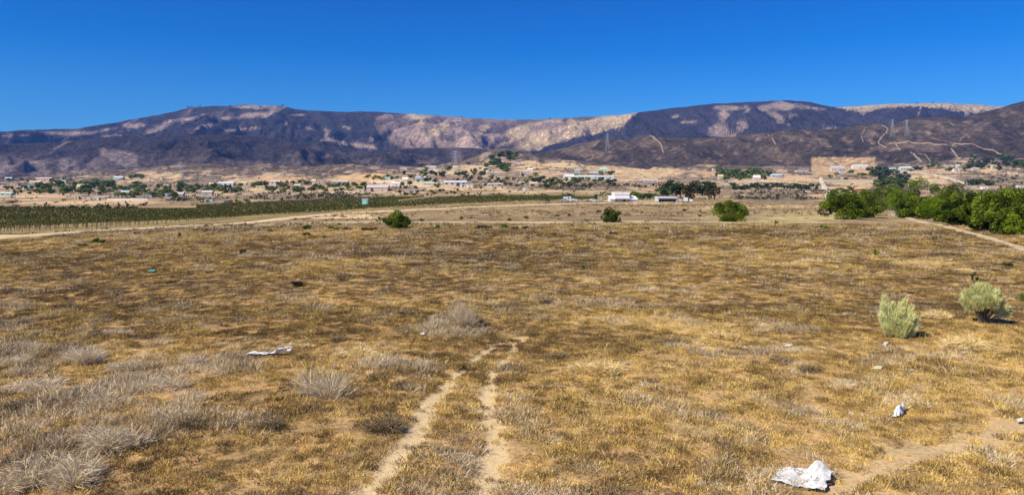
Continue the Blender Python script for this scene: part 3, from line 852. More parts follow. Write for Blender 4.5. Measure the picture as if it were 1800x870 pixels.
for i, (x, rb, w, h, m, lab) in enumerate(small):
    X, Y, z = spot(x, rb)
    hm_, wm = h / F * Y, w / F * Y
    rng = np.random.default_rng(200 + i)
    n = int(260 + 26 * w)
    P, tone_, C = crown_points(rng, wm, wm * .8, -.1 * hm_, hm_, 8, n)
    V, Fc, T = leaf_quads(P, max(.06, min(wm * .11, .2)), rng, tone_, .4)
    root = empty('small_bush', (X, Y, z))
    mesh_obj('foliage', V, Fc, m, root, attr={'tone': T})
    tb = MB()
    for c in C[:4]: tb.tube((0, 0, -.05), tuple(c), .02, .008, 4)
    tb.obj('stem', BARK, root)
    meta(root, lab, 'bush')

# ------------------------------------------------------------------ sage bushes: upright lobes of fine twigs
def blades(rng, base, tip, n, spread, length, width, tone_mu):
    """n thin two-triangle blades along the segment base-tip pointing mostly along it"""
    base = np.array(base); tip = np.array(tip)
    d = tip - base; L = np.linalg.norm(d); d = d / L
    t = rng.uniform(.05, 1, n) ** .8
    off = rng.normal(size=(n, 3)); off -= (off @ d)[:, None] * d
    env = np.sin(PI * np.clip(t * .82 + .12, 0, 1)) ** .6
    o = off / (np.linalg.norm(off, axis=1)[:, None] + 1e-9)
    rr = np.sqrt(rng.random(n))
    P = base + d * (t * L)[:, None] + o * (rr * spread * env)[:, None]
    dd = d + o * rng.uniform(.15, .75, n)[:, None] + rng.normal(0, .15, (n, 3)) + np.array([0, 0, .35])
    dd /= np.linalg.norm(dd, axis=1)[:, None]
    s = np.cross(dd, rng.normal(size=(n, 3))); s /= np.linalg.norm(s, axis=1)[:, None]
    ln = (length * rng.uniform(.5, 1.3, n))[:, None]; w = (width * rng.uniform(.7, 1.3, n))[:, None]
    V = np.stack([P - s * w, P + s * w, P + dd * ln + s * w * .3, P + dd * ln - s * w * .3], 1).reshape(-1, 3)
    return V, np.arange(4 * n).reshape(-1, 4), np.repeat(np.clip(tone_mu + rng.normal(0, .2, n), 0, 1), 4)

def join_blades(lst):
    V = []; Fs = []; T = []; k = 0
    for v, f, t in lst:
        V.append(v); Fs.append(f + k); T.append(t); k += len(v)
    return np.concatenate(V), np.concatenate(Fs), np.concatenate(T)

TWIG = paint((.13, .105, .085), .95, .3, 10, .1, 'dark_twigs')
def sage_bush(x, rb, lobes, scale, seed, label, open_base):
    X, Y, z = spot(x, rb)
    s = Y / F                     # metres per photo pixel there
    rng = np.random.default_rng(seed)
    root = empty('sage_bush', (X, Y + .35, z - .03))
    L = []; tb = MB()
    for lx, lz, r, ly in lobes:   # lobe tip offset (px), radius (px), depth offset (m)
        tip = (lx * s, ly, lz * s)
        start = (lx * s * open_base[0], ly * open_base[0], lz * s * open_base[1])
        L.append(blades(rng, start, tip, int(90 + r * r * 3.4), r * s * .72, .15, .011, rng.uniform(.35, .75)))
        for q in range(3):
            tb.tube((rng.normal(0, .04), rng.normal(0, .04), -.04), (start[0] + rng.normal(0, .06), start[1] + rng.normal(0, .06), start[2] + .1), .022, .012, 5)
            tb.tube((start[0], start[1], start[2]), (tip[0] * .95 + rng.normal(0, .08), tip[1] + rng.normal(0, .08), tip[2] * .9), .012, .004, 4)
    V, Fc, T = join_blades(L)
    mesh_obj('foliage', V, Fc, SAGE, root, attr={'tone': T})
    tb.obj('stem', TWIG, root)
    meta(root, label, 'bush', 'grey green sage bushes')

r_ = np.random.default_rng(3)
sage_bush(1585, 596, [(-27, 60, 12, -.1), (-20, 74, 11, .1), (-9, 60, 12, .0), (3, 52, 12, -.2), (10, 60, 11, .1), (20, 64, 11, .2), (27, 55, 9, 0), (22, 42, 12, -.2), (36, 34, 11, 0), (33, 22, 9, -.15),
                      (-28, 40, 12, 0), (-26, 22, 11, -.2), (-12, 34, 13, -.4), (8, 28, 14, -.45), (0, 16, 14, -.4), (20, 14, 10, -.3), (-15, 46, 12, .4), (12, 44, 12, .4)],
          1, 5, 'pale grey green sage bush with two uneven lobes, left of the pair', (.25, .12))
sage_bush(1736, 572, [(-34, 44, 12, 0), (-27, 58, 11, .1), (-15, 66, 12, 0), (-2, 70, 12, .1), (10, 68, 12, 0), (22, 60, 12, -.1), (33, 50, 11, 0), (-20, 48, 13, -.4), (-2, 54, 13, -.5), (16, 48, 13, -.4), (38, 40, 9, .1),
                      (46, 32, 9, 0), (54, 22, 8, .1), (0, 56, 13, .5), (20, 48, 12, .5), (-20, 50, 12, .5)],
          1, 6, 'domed sage bush with bare dark stems below, right of the pair', (.45, .52))

# ------------------------------------------------------------------ dead brush one can pick out
DEAD = leaf_mat('dead_twigs', (.42, .33, .21), (.68, .57, .40), (.85, .75, .58), .25)
DEADB = leaf_mat('dead_brown_twigs', (.14, .10, .055), (.27, .20, .11), (.42, .33, .2), .1)
GOLD = leaf_mat('pale_gold_grass', (.60, .44, .18), (.82, .64, .31), (.94, .84, .56), .1)
def burst(rng, w, h, n, length, width, lean=0.0, droop=.0, rise=1.0):
    """twigs springing from a low mound: w wide, h high"""
    a = rng.uniform(0, 2 * PI, n); r = np.sqrt(rng.random(n))
    el = rng.uniform(.12, 1, n)
    nc = 7; cc = rng.normal(0, .5, (nc, 2)) * np.array([.42, .30]) * w; cs = rng.uniform(.35, .85, nc); ch = rng.uniform(.35, 1.15, nc); ck = rng.integers(0, nc, n)
    P = np.stack([cc[ck, 0] + np.cos(a) * r * w * .30 * cs[ck], cc[ck, 1] + np.sin(a) * r * w * .24 * cs[ck], rng.random(n) ** 1.4 * h * .62 * ch[ck] * (1 - r * .6)], 1)
    d = np.stack([np.cos(a) * (.3 + r) + lean, np.sin(a) * (.3 + r), (el * h / w * 2.6 + .15) * rise], 1) + rng.normal(0, .3, (n, 3))
    d /= np.linalg.norm(d, axis=1)[:, None]
    s = np.cross(d, rng.normal(size=(n, 3))); s /= np.linalg.norm(s, axis=1)[:, None]
    ln = (length * rng.uniform(.4, 1.4, n))[:, None]; wd = (width * rng.uniform(.6, 1.5, n))[:, None]
    mid = P + d * ln * .55
    V = np.stack([P - s * wd, P + s * wd, mid + s * wd * .8, mid - s * wd * .8], 1)
    e = mid + (d + rng.normal(0, .35, (n, 3)) - np.array([0, 0, droop])) * ln * .45
    V2 = np.stack([mid - s * wd * .8, mid + s * wd * .8, e + s * wd * .25, e - s * wd * .25], 1)
    V = np.concatenate([V.reshape(-1, 3), V2.reshape(-1, 3)]); V[:, 2] = np.maximum(V[:, 2], -.03)
    t = np.clip(.5 + rng.normal(0, .22, n), 0, 1)
    return V, np.arange(len(V)).reshape(-1, 4), np.concatenate([np.repeat(t, 4), np.repeat(t, 4)])

brush = [
  (1380, 640, 60, 20, DEADB, 320, 'dead_bush', 'spread out brown brush left of the pale yellowish scrap'), (1180, 605, 80, 18, DEADB, 360, 'dead_bush', 'wide low brown brush right of the large golden tussock'),  # x, base row, w px, h px, mat, n, name, label
    (806, 578, 60, 62, DEAD, 1100, 'dead_bush', 'tall pale dead bush of bare twigs behind the wheel ruts'), (765, 580, 50, 26, DEAD, 420, 'dead_bush', 'low grey dead bush leaning against the tall pale one'),
    (836, 577, 40, 30, DEADB, 320, 'dead_bush', 'brown dead bush tucked right of the tall pale one'),
    (150, 640, 60, 48, DEAD, 700, 'dead_bush', 'upright pale dead bush in the left brush, topmost'), (28, 640, 50, 26, DEAD, 420, 'dead_bush', 'grey dead bush at the left edge, upper one'),
    (205, 655, 70, 30, DEAD, 500, 'dead_bush', 'spreading grey dead bush right of the upright pale one'), (60, 690, 110, 36, DEAD, 800, 'dead_bush', 'wide grey dead bush at the left edge, middle one'),
    (25, 722, 60, 30, DEADB, 420, 'dead_bush', 'dark grey dead bush at the left edge, lower one'), (270, 690, 100, 34, DEAD, 650, 'dead_bush', 'broad ashen dead bush in the left brush, rightmost wide one'),
    (160, 720, 100, 30, DEAD, 600, 'dead_bush', 'flattened grey dead bush between the two wide ones'), (572, 700, 80, 50, DEAD, 420, 'dead_bush', 'wispy dead bush with long bare stalks left of the ruts'),
    (672, 762, 90, 42, DEADB, 800, 'dead_bush', 'dark brown weed mound beside the left wheel rut'), (60, 860, 160, 70, DEAD, 1100, 'dead_bush', 'large straw coloured dead brush in the lower left corner'),
    (170, 800, 120, 60, DEAD, 800, 'dead_bush', 'tangled dead brush above the lower left corner'), (330, 760, 70, 34, DEADB, 420, 'dead_bush', 'dark dead bush in the left foreground grass'),
    (590, 602, 40, 20, DEADB, 260, 'dead_bush', 'low dark bush between white strip and pale bush'), (735, 645, 60, 18, DEAD, 380, 'dead_bush', 'low ashen brush left of where the ruts begin'),
    (695, 640, 40, 16, DEAD, 260, 'dead_bush', 'small ashen brush left of the low ashen one'), (195, 588, 36, 18, DEAD, 300, 'dead_bush', 'small whitish dead bush in the upper left brown band'),
    (960, 536, 24, 18, DEADB, 260, 'dead_bush', 'small dark dead bush right behind the pale bush'), (980, 632, 50, 18, DEADB, 320, 'dead_bush', 'low dark brush just right of the ruts'),
    (1430, 655, 40, 20, DEADB, 300, 'dead_bush', 'dark dead bush between white scrap and cloth in the right grass'), (330, 640, 60, 26, DEAD, 360, 'dead_bush', 'thin pale dead bush left of the white strip'),
    (460, 760, 80, 30, DEADB, 420, 'dead_bush', 'brown brush in the middle left foreground'), (800, 810, 60, 16, DEAD, 320, 'dead_bush', 'flat ashen litter of twigs between the ruts'),
    (1052, 664, 100, 38, GOLD, 1500, 'grass_tussock', 'large pale golden tussock right of the ruts'), (1041, 501, 34, 15, GOLD, 500, 'grass_tussock', 'small bright golden tussock in the upper middle of the field'),
    (1270, 598, 46, 22, GOLD, 700, 'grass_tussock', 'bright golden tussock midway to the sage bushes'), (1410, 468, 30, 9, GOLD, 400, 'grass_tussock', 'little golden tussock in the right upper field'),
    (1715, 618, 80, 34, GOLD, 900, 'grass_tussock', 'golden tussock in front of the domed sage bush'), (1650, 560, 60, 20, GOLD, 600, 'grass_tussock', 'golden grass clump between the two sage bushes'),
    (630, 630, 60, 26, GOLD, 800, 'grass_tussock', 'yellow tussock right of the white strip'), (1700, 478, 40, 10, GOLD, 400, 'grass_tussock', 'straw clump in the upper right field, rightmost'),
    (1600, 464, 50, 9, GOLD, 420, 'grass_tussock', 'straw clump in the upper right field, left of another'), (1640, 466, 26, 8, GOLD, 300, 'grass_tussock', 'short straw clump between two longer ones'),
    (520, 612, 40, 14, GOLD, 400, 'grass_tussock', 'yellow grass clump behind the right end of the white strip'), (410, 620, 34, 20, GOLD, 400, 'grass_tussock', 'yellow grass clump at the left end of the white strip')]
for i, (x, rb, w, h, m, n, nm_, lab) in enumerate(brush):
    X, Y, z = spot(x, rb)
    s = Y / F
    rng = np.random.default_rng(400 + i)
    if m is GOLD: V, Fc, T = burst(rng, w * s, h * s * 1.0, int(n * 4.2), h * s * .36, .009, 0, .05, .5)
    elif 'stalk' in lab: V, Fc, T = burst(rng, w * s, h * s, n, h * s * .8, .007, -.2, .05)
    else: V, Fc, T = burst(rng, w * s, h * s * 1.05, int(n * 2.4), min(h * s * .4, .34) * (1.3 if 'tall pale' in lab else 1), .006 if rb > 560 else .010, -.1, .1 if 'tall' in lab else .3, 1.5 if 'tall' in lab else .6)
    # stand-alone twigs and a thicket core
    o = mesh_obj(nm_, V, Fc, m, None, attr={'tone': T})
    o.location = (X, Y + w * s * .2, z - .02); 
    meta(o, lab, 'dead bush' if m is not GOLD else 'grass tussock', 'dead bushes in the field' if m is not GOLD else 'golden grass tussocks')

# long bare stalks lying and standing in the foreground
stk = [(1130, 600, 4, 90, 0), (1516, 640, 3, 44, 0), (1708, 690, 3, 50, .02), (1548, 806, 3, 60, .35), (238, 790, 4, 50, .6), (190, 812, 4, 60, .7), (540, 545, 3, 34, 0), (562, 672, 3, 50, -.5), (1062, 680, 3, 20, 0)]
stk = [q for q in stk if q[0] not in (1130, 1062)]
for i, (x, rb, w, h, lean) in enumerate(stk):
    X, Y, z = spot(x, rb + 0)
    s = Y / F
    b_ = MB(); hh = h * s
    p = Vector((0, 0, -.03))
    for k in range(5):
        q = Vector((lean * hh * (k + 1) / 5 * (-1) + math.sin(k + i) * .02, math.cos(k * 2 + i) * .03, hh * (k + 1) / 5 * (1 - abs(lean) * .5)))
        b_.tube(p, q, .009 - k * .0013, .0077 - k * .0013, 4)
        if k > 2: b_.tube(p, q + Vector((.08, .05, -.05)), .004, .002, 3)
        p = q
    o = b_.obj('dry_stalk', paint((.55, .47, .36), .9, .2, 6, .1, 'straw'))
    o.location = (X, Y, z)
    meta(o, ['single thin pale stalk standing among the right foreground grass, upper one', 'tall thin pale stalk standing right of the white cloth', 'bent pale stalk lying right of the big white sack', 'leaning pale stalk in the lower left brush, right one',
             'leaning pale stalk in the lower left brush, left one', 'short pale stalk standing in the upper left field', 'leaning pale stalk in the wispy dead bush'][i], 'stalk')

# ------------------------------------------------------------------ houses, barns and sheds of the valley
WHITE = (.78, .77, .75); CREAM = (.62, .54, .40); YELL = (.66, .56, .33); PINK = (.62, .48, .42); LILAC = (.56, .51, .54); GREY = (.40, .40, .41); BLUE = (.42, .52, .60)
TEAL = (.40, .58, .56); RED = (.48, .17, .10); OR = (.56, .30, .16); BROWN = (.26, .19, .14); TANW = (.52, .40, .26); SLATE = (.12, .13, .16); PGREEN = (.50, .60, .50)
GLASS = paint((.03, .035, .045), .25, .1, 2, .5, 'dark_window')
DOORM = paint((.2, .15, .11), .6, .2, 2, .2, 'door_paint')

def building(x, rb, w, h, wall, roof, kind, label, cat):
    X, Y, z = spot(x, rb)
    s = Y / F
    W, H = w * s, h * s
    D = min(max(W * .55, 3.0), 14.0)
    root = empty({'house': 'house', 'flat': 'shed', 'hall': 'long_barn', 'wall': 'boundary_wall', 'green': 'greenhouse'}[kind], (X, Y, z))
    wm = paint(wall, .85, .12, .4); rm = paint(roof, .8, .2, .8, .15, 'roof_sheet')
    b = MB()
    if kind == 'wall':
        b.box(-W / 2, 0, -1.5, W / 2, .5, H)
        b.obj('wall', wm, root)
        c = MB(); c.box(-W / 2 - .1, -.08, H, W / 2 + .1, .58, H + .15); c.obj('coping', rm, root)
        meta(root, label, cat); return root
    e = H * (.62 if kind == 'house' else .72 if kind in ('hall', 'green') else .9)
    b.box(-W / 2, 0, -2, W / 2, D, e)
    if kind != 'flat':
        for sx in (-1, 1):
            b.poly([(sx * W / 2, 0, e + .001), (sx * W / 2, D, e + .001), (sx * W / 2, D / 2, H - .05)])
    b.obj('wall', wm, root)
    r = MB(); o = .45 if kind != 'flat' else .25
    if kind == 'flat':
        r.box(-W / 2 - o, -o, e, W / 2 + o, D + o, H)
    else:
        for y0, y1 in ((-o, D / 2), (D + o, D / 2)):
            r.poly([(-W / 2 - o, y0, e - .12), (W / 2 + o, y0, e - .12), (W / 2 + o, y1, H), (-W / 2 - o, y1, H)])
            r.poly([(-W / 2 - o, y0, e - .3), (W / 2 + o, y0, e - .3), (W / 2 + o, y0, e - .12), (-W / 2 - o, y0, e - .12)])
    r.obj('roof', rm, root)
    if w >= 8:
        nwin = max(1, int(W / 7)); nwin = min(nwin, 7)
        wh = min(e * .42, 2.0)
        for k in range(nwin):
            cx = -W / 2 + W * (k + .5) / nwin
            ww = min(W / nwin * .4, 2.4)
            g = MB()
            if k == nwin // 2:
                dw = 1.0 if kind != 'hall' else min(3.6, W / nwin * .6)
                g.box(cx - dw / 2, -.05, 0, cx + dw / 2, .02, min(e * .75, 2.1 if kind != 'hall' else 3.6)); g.obj('door', DOORM if kind != 'hall' else GLASS, root)
            else:
                g.box(cx - ww / 2, -.05, e * .38, cx + ww / 2, .02, e * .38 + wh); g.obj('window', GLASS, root)
    meta(root, label, cat)
    return root

B = [
 # left
 (76, 318, 28, 6, PINK, PINK, 'hall', 'long pale pink barn on top of the far left settlement', 'barn'), (60, 324, 19, 6, YELL, CREAM, 'house', 'yellow house below the left end of the long pink barn', 'house'),
 (91, 326, 11, 7, YELL, OR, 'house', 'small yellow house below the right end of the long pink barn', 'house'), (110, 321, 12, 5, PGREEN, PGREEN, 'flat', 'pale green shed right of the small yellow house', 'shed'),
 (22, 327, 18, 5, TANW, CREAM, 'flat', 'tan shed near the left edge above the pale roofs', 'shed'), (46, 331, 13, 5, TEAL, TEAL, 'flat', 'shed with a pale green roof in front of the yellow house', 'shed'),
 (9, 344, 20, 6, TEAL, (.6, .68, .68), 'green', 'pale greenish greenhouse cut by the left edge', 'greenhouse'), (6, 331, 12, 5, LILAC, PINK, 'house', 'pinkish house at the very left edge', 'house'),
 (14, 316, 12, 4, GREY, WHITE, 'house', 'pale little house on the skyline of the settlement at far left', 'house'),
 (143, 334, 18, 10, CREAM, CREAM, 'house', 'cream house among green trees right of the tan mound', 'house'), (134, 351, 8, 6, YELL, YELL, 'flat', 'tiny yellow shed at the foot of the tan mound', 'shed'),
 (150, 351, 18, 5, PINK, PINK, 'flat', 'pinkish shed left of the long white wall', 'shed'), (167, 352, 13, 5, WHITE, WHITE, 'flat', 'small white shed at the left end of the long white wall', 'shed'),
 (224, 352.5, 72, 3, WHITE, WHITE, 'wall', 'long low white wall below the left tree belt', 'wall'), (207, 316, 16, 6, BLUE, (.6, .64, .68), 'house', 'blue grey house standing alone on the left ridge', 'house'),
 (219, 342, 14, 7, CREAM, BLUE, 'house', 'cream house behind the middle of the long white wall', 'house'), (258, 338, 8, 7, CREAM, CREAM, 'house', 'little cream house in the left tree belt', 'house'),
 (260, 347, 15, 5, GREY, BLUE, 'flat', 'blue grey roofed shed behind the right end of the white wall', 'shed'), (294, 345, 12, 5, BLUE, BLUE, 'flat', 'small blue grey shed between trees right of the white wall', 'shed'),
 (314, 346, 15, 8, GREY, LILAC, 'house', 'grey house right of the small blue grey shed', 'house'), (363, 343, 18, 8, GREY, LILAC, 'house', 'grey house with pale gable left of the tan shed', 'house'),
 (383, 343, 12, 6, YELL, TANW, 'house', 'tan yellow house right of the grey gabled house', 'house'), (396, 327, 27, 7, (.6, .66, .7), WHITE, 'hall', 'long white barn with pale blue wall on the left slope', 'barn'),
 (427, 326, 11, 6, CREAM, YELL, 'house', 'cream house right of the long white and blue barn', 'house'), (371, 329, 7, 8, OR, CREAM, 'house', 'narrow orange house left of the long white and blue barn', 'house'),
 (363, 354, 6, 5, TEAL, TEAL, 'flat', 'tiny teal shed above the vineyard, left of its twin', 'shed'), (371, 354, 6, 5, TEAL, SLATE, 'flat', 'tiny dark topped teal shed above the vineyard', 'shed'),
 (379, 360.5, 23, 4.5, PINK, PINK, 'flat', 'low pinkish shed at the upper edge of the vineyard', 'shed'), (401, 360, 14, 5, SLATE, SLATE, 'flat', 'black shed beside the low pinkish shed', 'shed'), (412, 360, 7, 5, RED, OR, 'flat', 'small rust red shed right of the black shed', 'shed'),
 (466, 332, 33, 5, YELL, CREAM, 'hall', 'long pale yellow barn below the orange bank', 'barn'), (483, 324, 17, 7, LILAC, LILAC, 'house', 'lilac grey house on the orange bank', 'house'), (522, 330, 11, 6, YELL, CREAM, 'house', 'small yellow house right of the long yellow barn', 'house'),
 (551, 325, 7, 10, CREAM, YELL, 'house', 'tall narrow cream house between dark trees', 'house'), (597, 324, 27, 6, GREY, PGREEN, 'hall', 'long pale roofed barn left of the pink mansion', 'barn'),
 (663, 337, 37, 12, PINK, LILAC, 'house', 'big pale pink mansion in the left centre of the valley', 'house'), (633, 338, 14, 6, CREAM, CREAM, 'flat', 'cream annex at the left side of the pink mansion', 'shed'), (598, 339, 10, 3, LILAC, WHITE, 'flat', 'low white shed left of the cream annex', 'shed'),
 # centre left
 (709, 299, 13, 5, CREAM, CREAM, 'flat', 'cream shed high on the slope above the pink mansion', 'shed'), (758, 298, 17, 6, LILAC, LILAC, 'house', 'lilac grey house on the upper bench', 'house'), (800, 299, 9, 7, CREAM, CREAM, 'house', 'cream house right of the lilac grey house on the bench', 'house'),
 (680, 316, 12, 5, TEAL, WHITE, 'flat', 'teal white shed above the pink mansion', 'shed'), (735, 317, 10, 7, BLUE, BLUE, 'house', 'pale blue house, left one of two behind the dark trees', 'house'), (749, 316, 7, 6, BLUE, (.6, .66, .72), 'house', 'smaller pale blue house right of its larger twin', 'house'),
 (712, 321, 10, 9, YELL, WHITE, 'house', 'white topped yellow house left of the pale blue pair', 'house'), (696, 327, 14, 7, WHITE, WHITE, 'house', 'bright white roofed house right above the pink mansion', 'house'), (752, 326, 20, 5, CREAM, TEAL, 'house', 'cream house with a greenish roof left of the long grey barn', 'house'),
 (800, 327, 40, 9, LILAC, (.68, .67, .69), 'hall', 'long pale grey barn in the middle of the valley', 'barn'), (820, 329.5, 23, 5, WHITE, WHITE, 'flat', 'white shed at the right foot of the long grey barn', 'shed'), (872, 326, 48, 3.5, PINK, WHITE, 'hall', 'very long low white barn right of the grey barn', 'barn'),
 (872, 304, 16, 6, WHITE, OR, 'house', 'white house with an orange tile roof on the hill', 'house'), (859, 303, 10, 4, WHITE, WHITE, 'flat', 'white garage left of the orange roofed house', 'shed'), (912, 290, 8, 4, WHITE, WHITE, 'flat', 'tiny white shed high on the central hill', 'shed'), (725, 337, 26, 3, GREY, WHITE, 'flat', 'low pale shed above the vineyard top edge', 'shed'),
 # centre
 (932, 301, 10, 5, WHITE, WHITE, 'house', 'small white house on the terrace right of the central hill', 'house'), (921, 307, 14, 5, LILAC, LILAC, 'flat', 'lilac white shed below the small white terrace house', 'shed'), (917, 326, 10, 6, CREAM, CREAM, 'house', 'cream house low among the central trees', 'house'), (938, 327, 13, 7, PINK, CREAM, 'house', 'pinkish cream house right of the cream one', 'house'),
 (1035, 315, 88, 6, (.62, .66, .62), WHITE, 'green', 'widest pale greenhouse in the centre of the valley', 'greenhouse'), (1061, 303, 12, 8, TEAL, PGREEN, 'house', 'pale teal house standing behind the wide greenhouse', 'house'), (1044, 308, 14, 6, GREY, BLUE, 'house', 'blue grey house just above the wide greenhouse', 'house'),
 (1015, 305, 10, 7, TEAL, GREY, 'house', 'greenish house above the left end of the wide greenhouse', 'house'), (1001, 313, 16, 7, BLUE, (.62, .66, .72), 'house', 'pale blue house at the left end of the wide greenhouse', 'house'),
 (1140, 320.5, 31, 4, LILAC, (.66, .66, .68), 'green', 'low grey white greenhouse right of the widest one', 'greenhouse'), (1055, 352, 7, 7, LILAC, LILAC, 'flat', 'little grey shed left of the white farm building', 'shed'),
 (1033, 355.5, 11, 4, TANW, WHITE, 'flat', 'low tan shed between the parked vehicles', 'shed'),
 (1262, 300, 17, 4, LILAC, LILAC, 'flat', 'lilac roofed shed on the far orange bank', 'shed'), (1263, 321, 19, 3, CREAM, WHITE, 'flat', 'low cream shed above the big eucalyptus trees', 'shed'), (1267, 316, 9, 9, CREAM, YELL, 'house', 'narrow cream house left of the green grove', 'house'),
 (1291, 312, 8, 5, PGREEN, PGREEN, 'house', 'pale green house in the grove', 'house'), (1306, 313, 22, 5, GREY, GREY, 'hall', 'grey roofed barn in the grove', 'barn'), (1331, 320, 12, 12, PINK, WHITE, 'house', 'tall pinkish white house at the right of the grove', 'house'), (1287, 321, 14, 3, CREAM, CREAM, 'wall', 'short cream wall below the grove', 'wall'), (1314, 321, 22, 3, CREAM, CREAM, 'wall', 'longer cream wall below the grove', 'wall'),
 # right
 (1366, 312, 18, 6, BLUE, (.56, .6, .66), 'house', 'blue grey house left of the orange graded pad', 'house'), (1411, 304, 21, 4, LILAC, LILAC, 'hall', 'lilac roofed barn left below the orange graded pad', 'barn'),
 (1473, 301, 22, 9, (.58, .55, .54), LILAC, 'house', 'large pale grey house on the orange graded pad', 'house'), (1481, 305, 9, 6, BLUE, SLATE, 'flat', 'dark blue shed in front of the large grey house', 'shed'), (1495, 305, 5, 7, WHITE, WHITE, 'flat', 'narrow white shed beside the dark blue shed', 'shed'),
 (1513, 296, 27, 6, WHITE, WHITE, 'hall', 'white open fronted barn on the right of the orange pad', 'barn'), (1491, 292, 5, 3, WHITE, WHITE, 'flat', 'tiny white tank house in the middle of the orange pad', 'shed'), (1498, 312, 19, 5, BROWN, BROWN, 'house', 'brown roofed house below the orange pad', 'house'),
 (1494, 321, 82, 5, CREAM, (.66, .58, .48), 'wall', 'very long cream wall below the orange pad', 'wall'), (1507, 317.5, 5, 4, RED, RED, 'flat', 'tiny red shed standing on the long cream wall line', 'shed'), (1512, 338, 15, 9, OR, TANW, 'house', 'orange tan house above the left front trees', 'house'),
 (1570, 301, 10, 6, WHITE, BLUE, 'house', 'white house right of the orange pad beyond the dark tree', 'house'), (1593, 300, 19, 7, TEAL, WHITE, 'hall', 'white roofed teal barn on the right slope', 'barn'), (1586, 318, 12, 3, WHITE, WHITE, 'flat', 'low white shed below the white roofed teal barn', 'shed'), (1607, 324, 10, 4, WHITE, WHITE, 'flat', 'white shed just above the tree line, beside the lane', 'shed'),
 (1685, 293, 6, 4, WHITE, WHITE, 'flat', 'tiny white shed on the right slope', 'shed'), (1682, 302, 10, 5, WHITE, LILAC, 'house', 'white house below the tiny shed on the right slope', 'house'), (1748, 299, 9, 9, CREAM, CREAM, 'house', 'tall cream house on the far right bench', 'house'), (1732, 333, 11, 5, WHITE, WHITE, 'flat', 'white shed peeping over the right trees', 'shed'),
 (1703, 333, 10, 4, GREY, WHITE, 'flat', 'greyish white shed just left of the one peeping over the trees', 'shed'), (1796, 331, 12, 5, WHITE, WHITE, 'flat', 'white shed at the right edge above the trees', 'shed'), (1640, 303, 14, 4, TANW, OR, 'house', 'tan house in the middle of the right slope', 'house'), (1716, 300, 12, 5, PINK, CREAM, 'house', 'pinkish house left of the tall cream house', 'house'),
 (1625, 296, 12, 5, CREAM, BROWN, 'house', 'cream house with a brown roof on the right slope', 'house'), (1782, 306, 14, 4, CREAM, CREAM, 'flat', 'cream shed at the right edge of the bench', 'shed'),
]
for b_ in B: building(*b_)

# the white farm building with its raised middle and low wings
X, Y, z = spot(1096, 355); s = Y / F
wm = paint((.80, .78, .80), .7, .06, .3); wr = paint((.78, .77, .79), .6, .06, .5, .2, 'roof_sheet')
root = empty('farm_building', (X, Y, z))
def boxed(name, m, x0, y0, z0, x1, y1, z1, parent=None):
    q = MB(); q.box(x0, y0, z0, x1, y1, z1); return q.obj(name, m, parent if parent is not None else root)
boxed('hall', wm, -15 * s, 1.0, -.5, 11 * s, 12, 13.0 * s)
boxed('wing', wm, -24 * s, 0, -.5, -15 * s, 8, 6.0 * s); boxed('wing', wm, 11 * s, 0, -.5, 25 * s, 8, 5.6 * s)
boxed('porch', wm, -15 * s, -1.2, 5.4 * s, 11 * s, 1.0, 8.2 * s)
boxed('roof', wr, -15.6 * s, .6, 13.0 * s, 11.6 * s, 12.4, 16.8 * s)
for a, c, hh in ((-24.6, -15.1, 6.0), (11.1, 25.6, 5.6)):
    q = MB(); q.poly([(a * s, -.5, hh * s - .25), (c * s, -.5, hh * s - .25), (c * s, 8.3, hh * s + 1.3), (a * s, 8.3, hh * s + 1.3)]); q.poly([(a * s, -.5, hh * s - .5), (c * s, -.5, hh * s - .5), (c * s, -.5, hh * s - .25), (a * s, -.5, hh * s - .25)]); q.obj('wing_roof', wr, root)
for cx, w_, h_ in ((-11, 3.2, 3.6), (-5, 3.0, 3.2), (2, 4.4, 4.2), (7.5, 2.0, 2.6)):
    boxed('window' if w_ < 4 else 'garage_door', GLASS if w_ != 3.0 else paint((.45, .42, .36), .6, .1, 1), (cx - w_ / 2) * s, .94, 0.1 if w_ > 4 else .6, (cx + w_ / 2) * s, 1.02, h_ * s)
for cx in (-20, 15, 21): boxed('window', GLASS, (cx - 1.2) * s, -.06, 1.0, (cx + 1.2) * s, .02, 3.4 * s)
boxed('roof_seam', GREY and paint(GREY, .6, .1, 1), -2.2 * s, .5, 13.0 * s, -1.8 * s, .62, 16.8 * s)
meta(root, 'white farm building with a raised block between two low wings', 'farm building')

# the white shed with the dark blue open front
X, Y, z = spot(1173, 355); s = Y / F
root = empty('open_shed', (X, Y, z))
wb = paint((.62, .70, .78), .6, .08, .5)
boxed('roof', paint((.80, .80, .80), .5, .05, .5, .3), -17.2 * s, -.9, 7.0 * s, 17.2 * s, 8.5, 8.9 * s)
boxed('wall', wb, -16.8 * s, 7.6, -.5, 16.8 * s, 8.0, 7.0 * s)
for sx in (-16.6, 15.0): boxed('side_wall', wb, sx * s, 0, -.5, (sx + 1.6) * s, 7.6, 7.0 * s)
for k in range(5): boxed('post', paint((.25, .3, .36), .6, .1, 1), (-9.9 + 5 * k) * s - .1, .1, -.3, (-9.9 + 5 * k) * s + .1, .3, 6.99 * s)
boxed('fascia', wb, -15.0 * s, -.4, 4.6 * s, 15.0 * s, 0.05, 6.99 * s)
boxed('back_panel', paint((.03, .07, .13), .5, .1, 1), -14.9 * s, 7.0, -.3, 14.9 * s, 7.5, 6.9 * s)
meta(root, 'flat white roofed shed with a dark blue open front', 'shed')

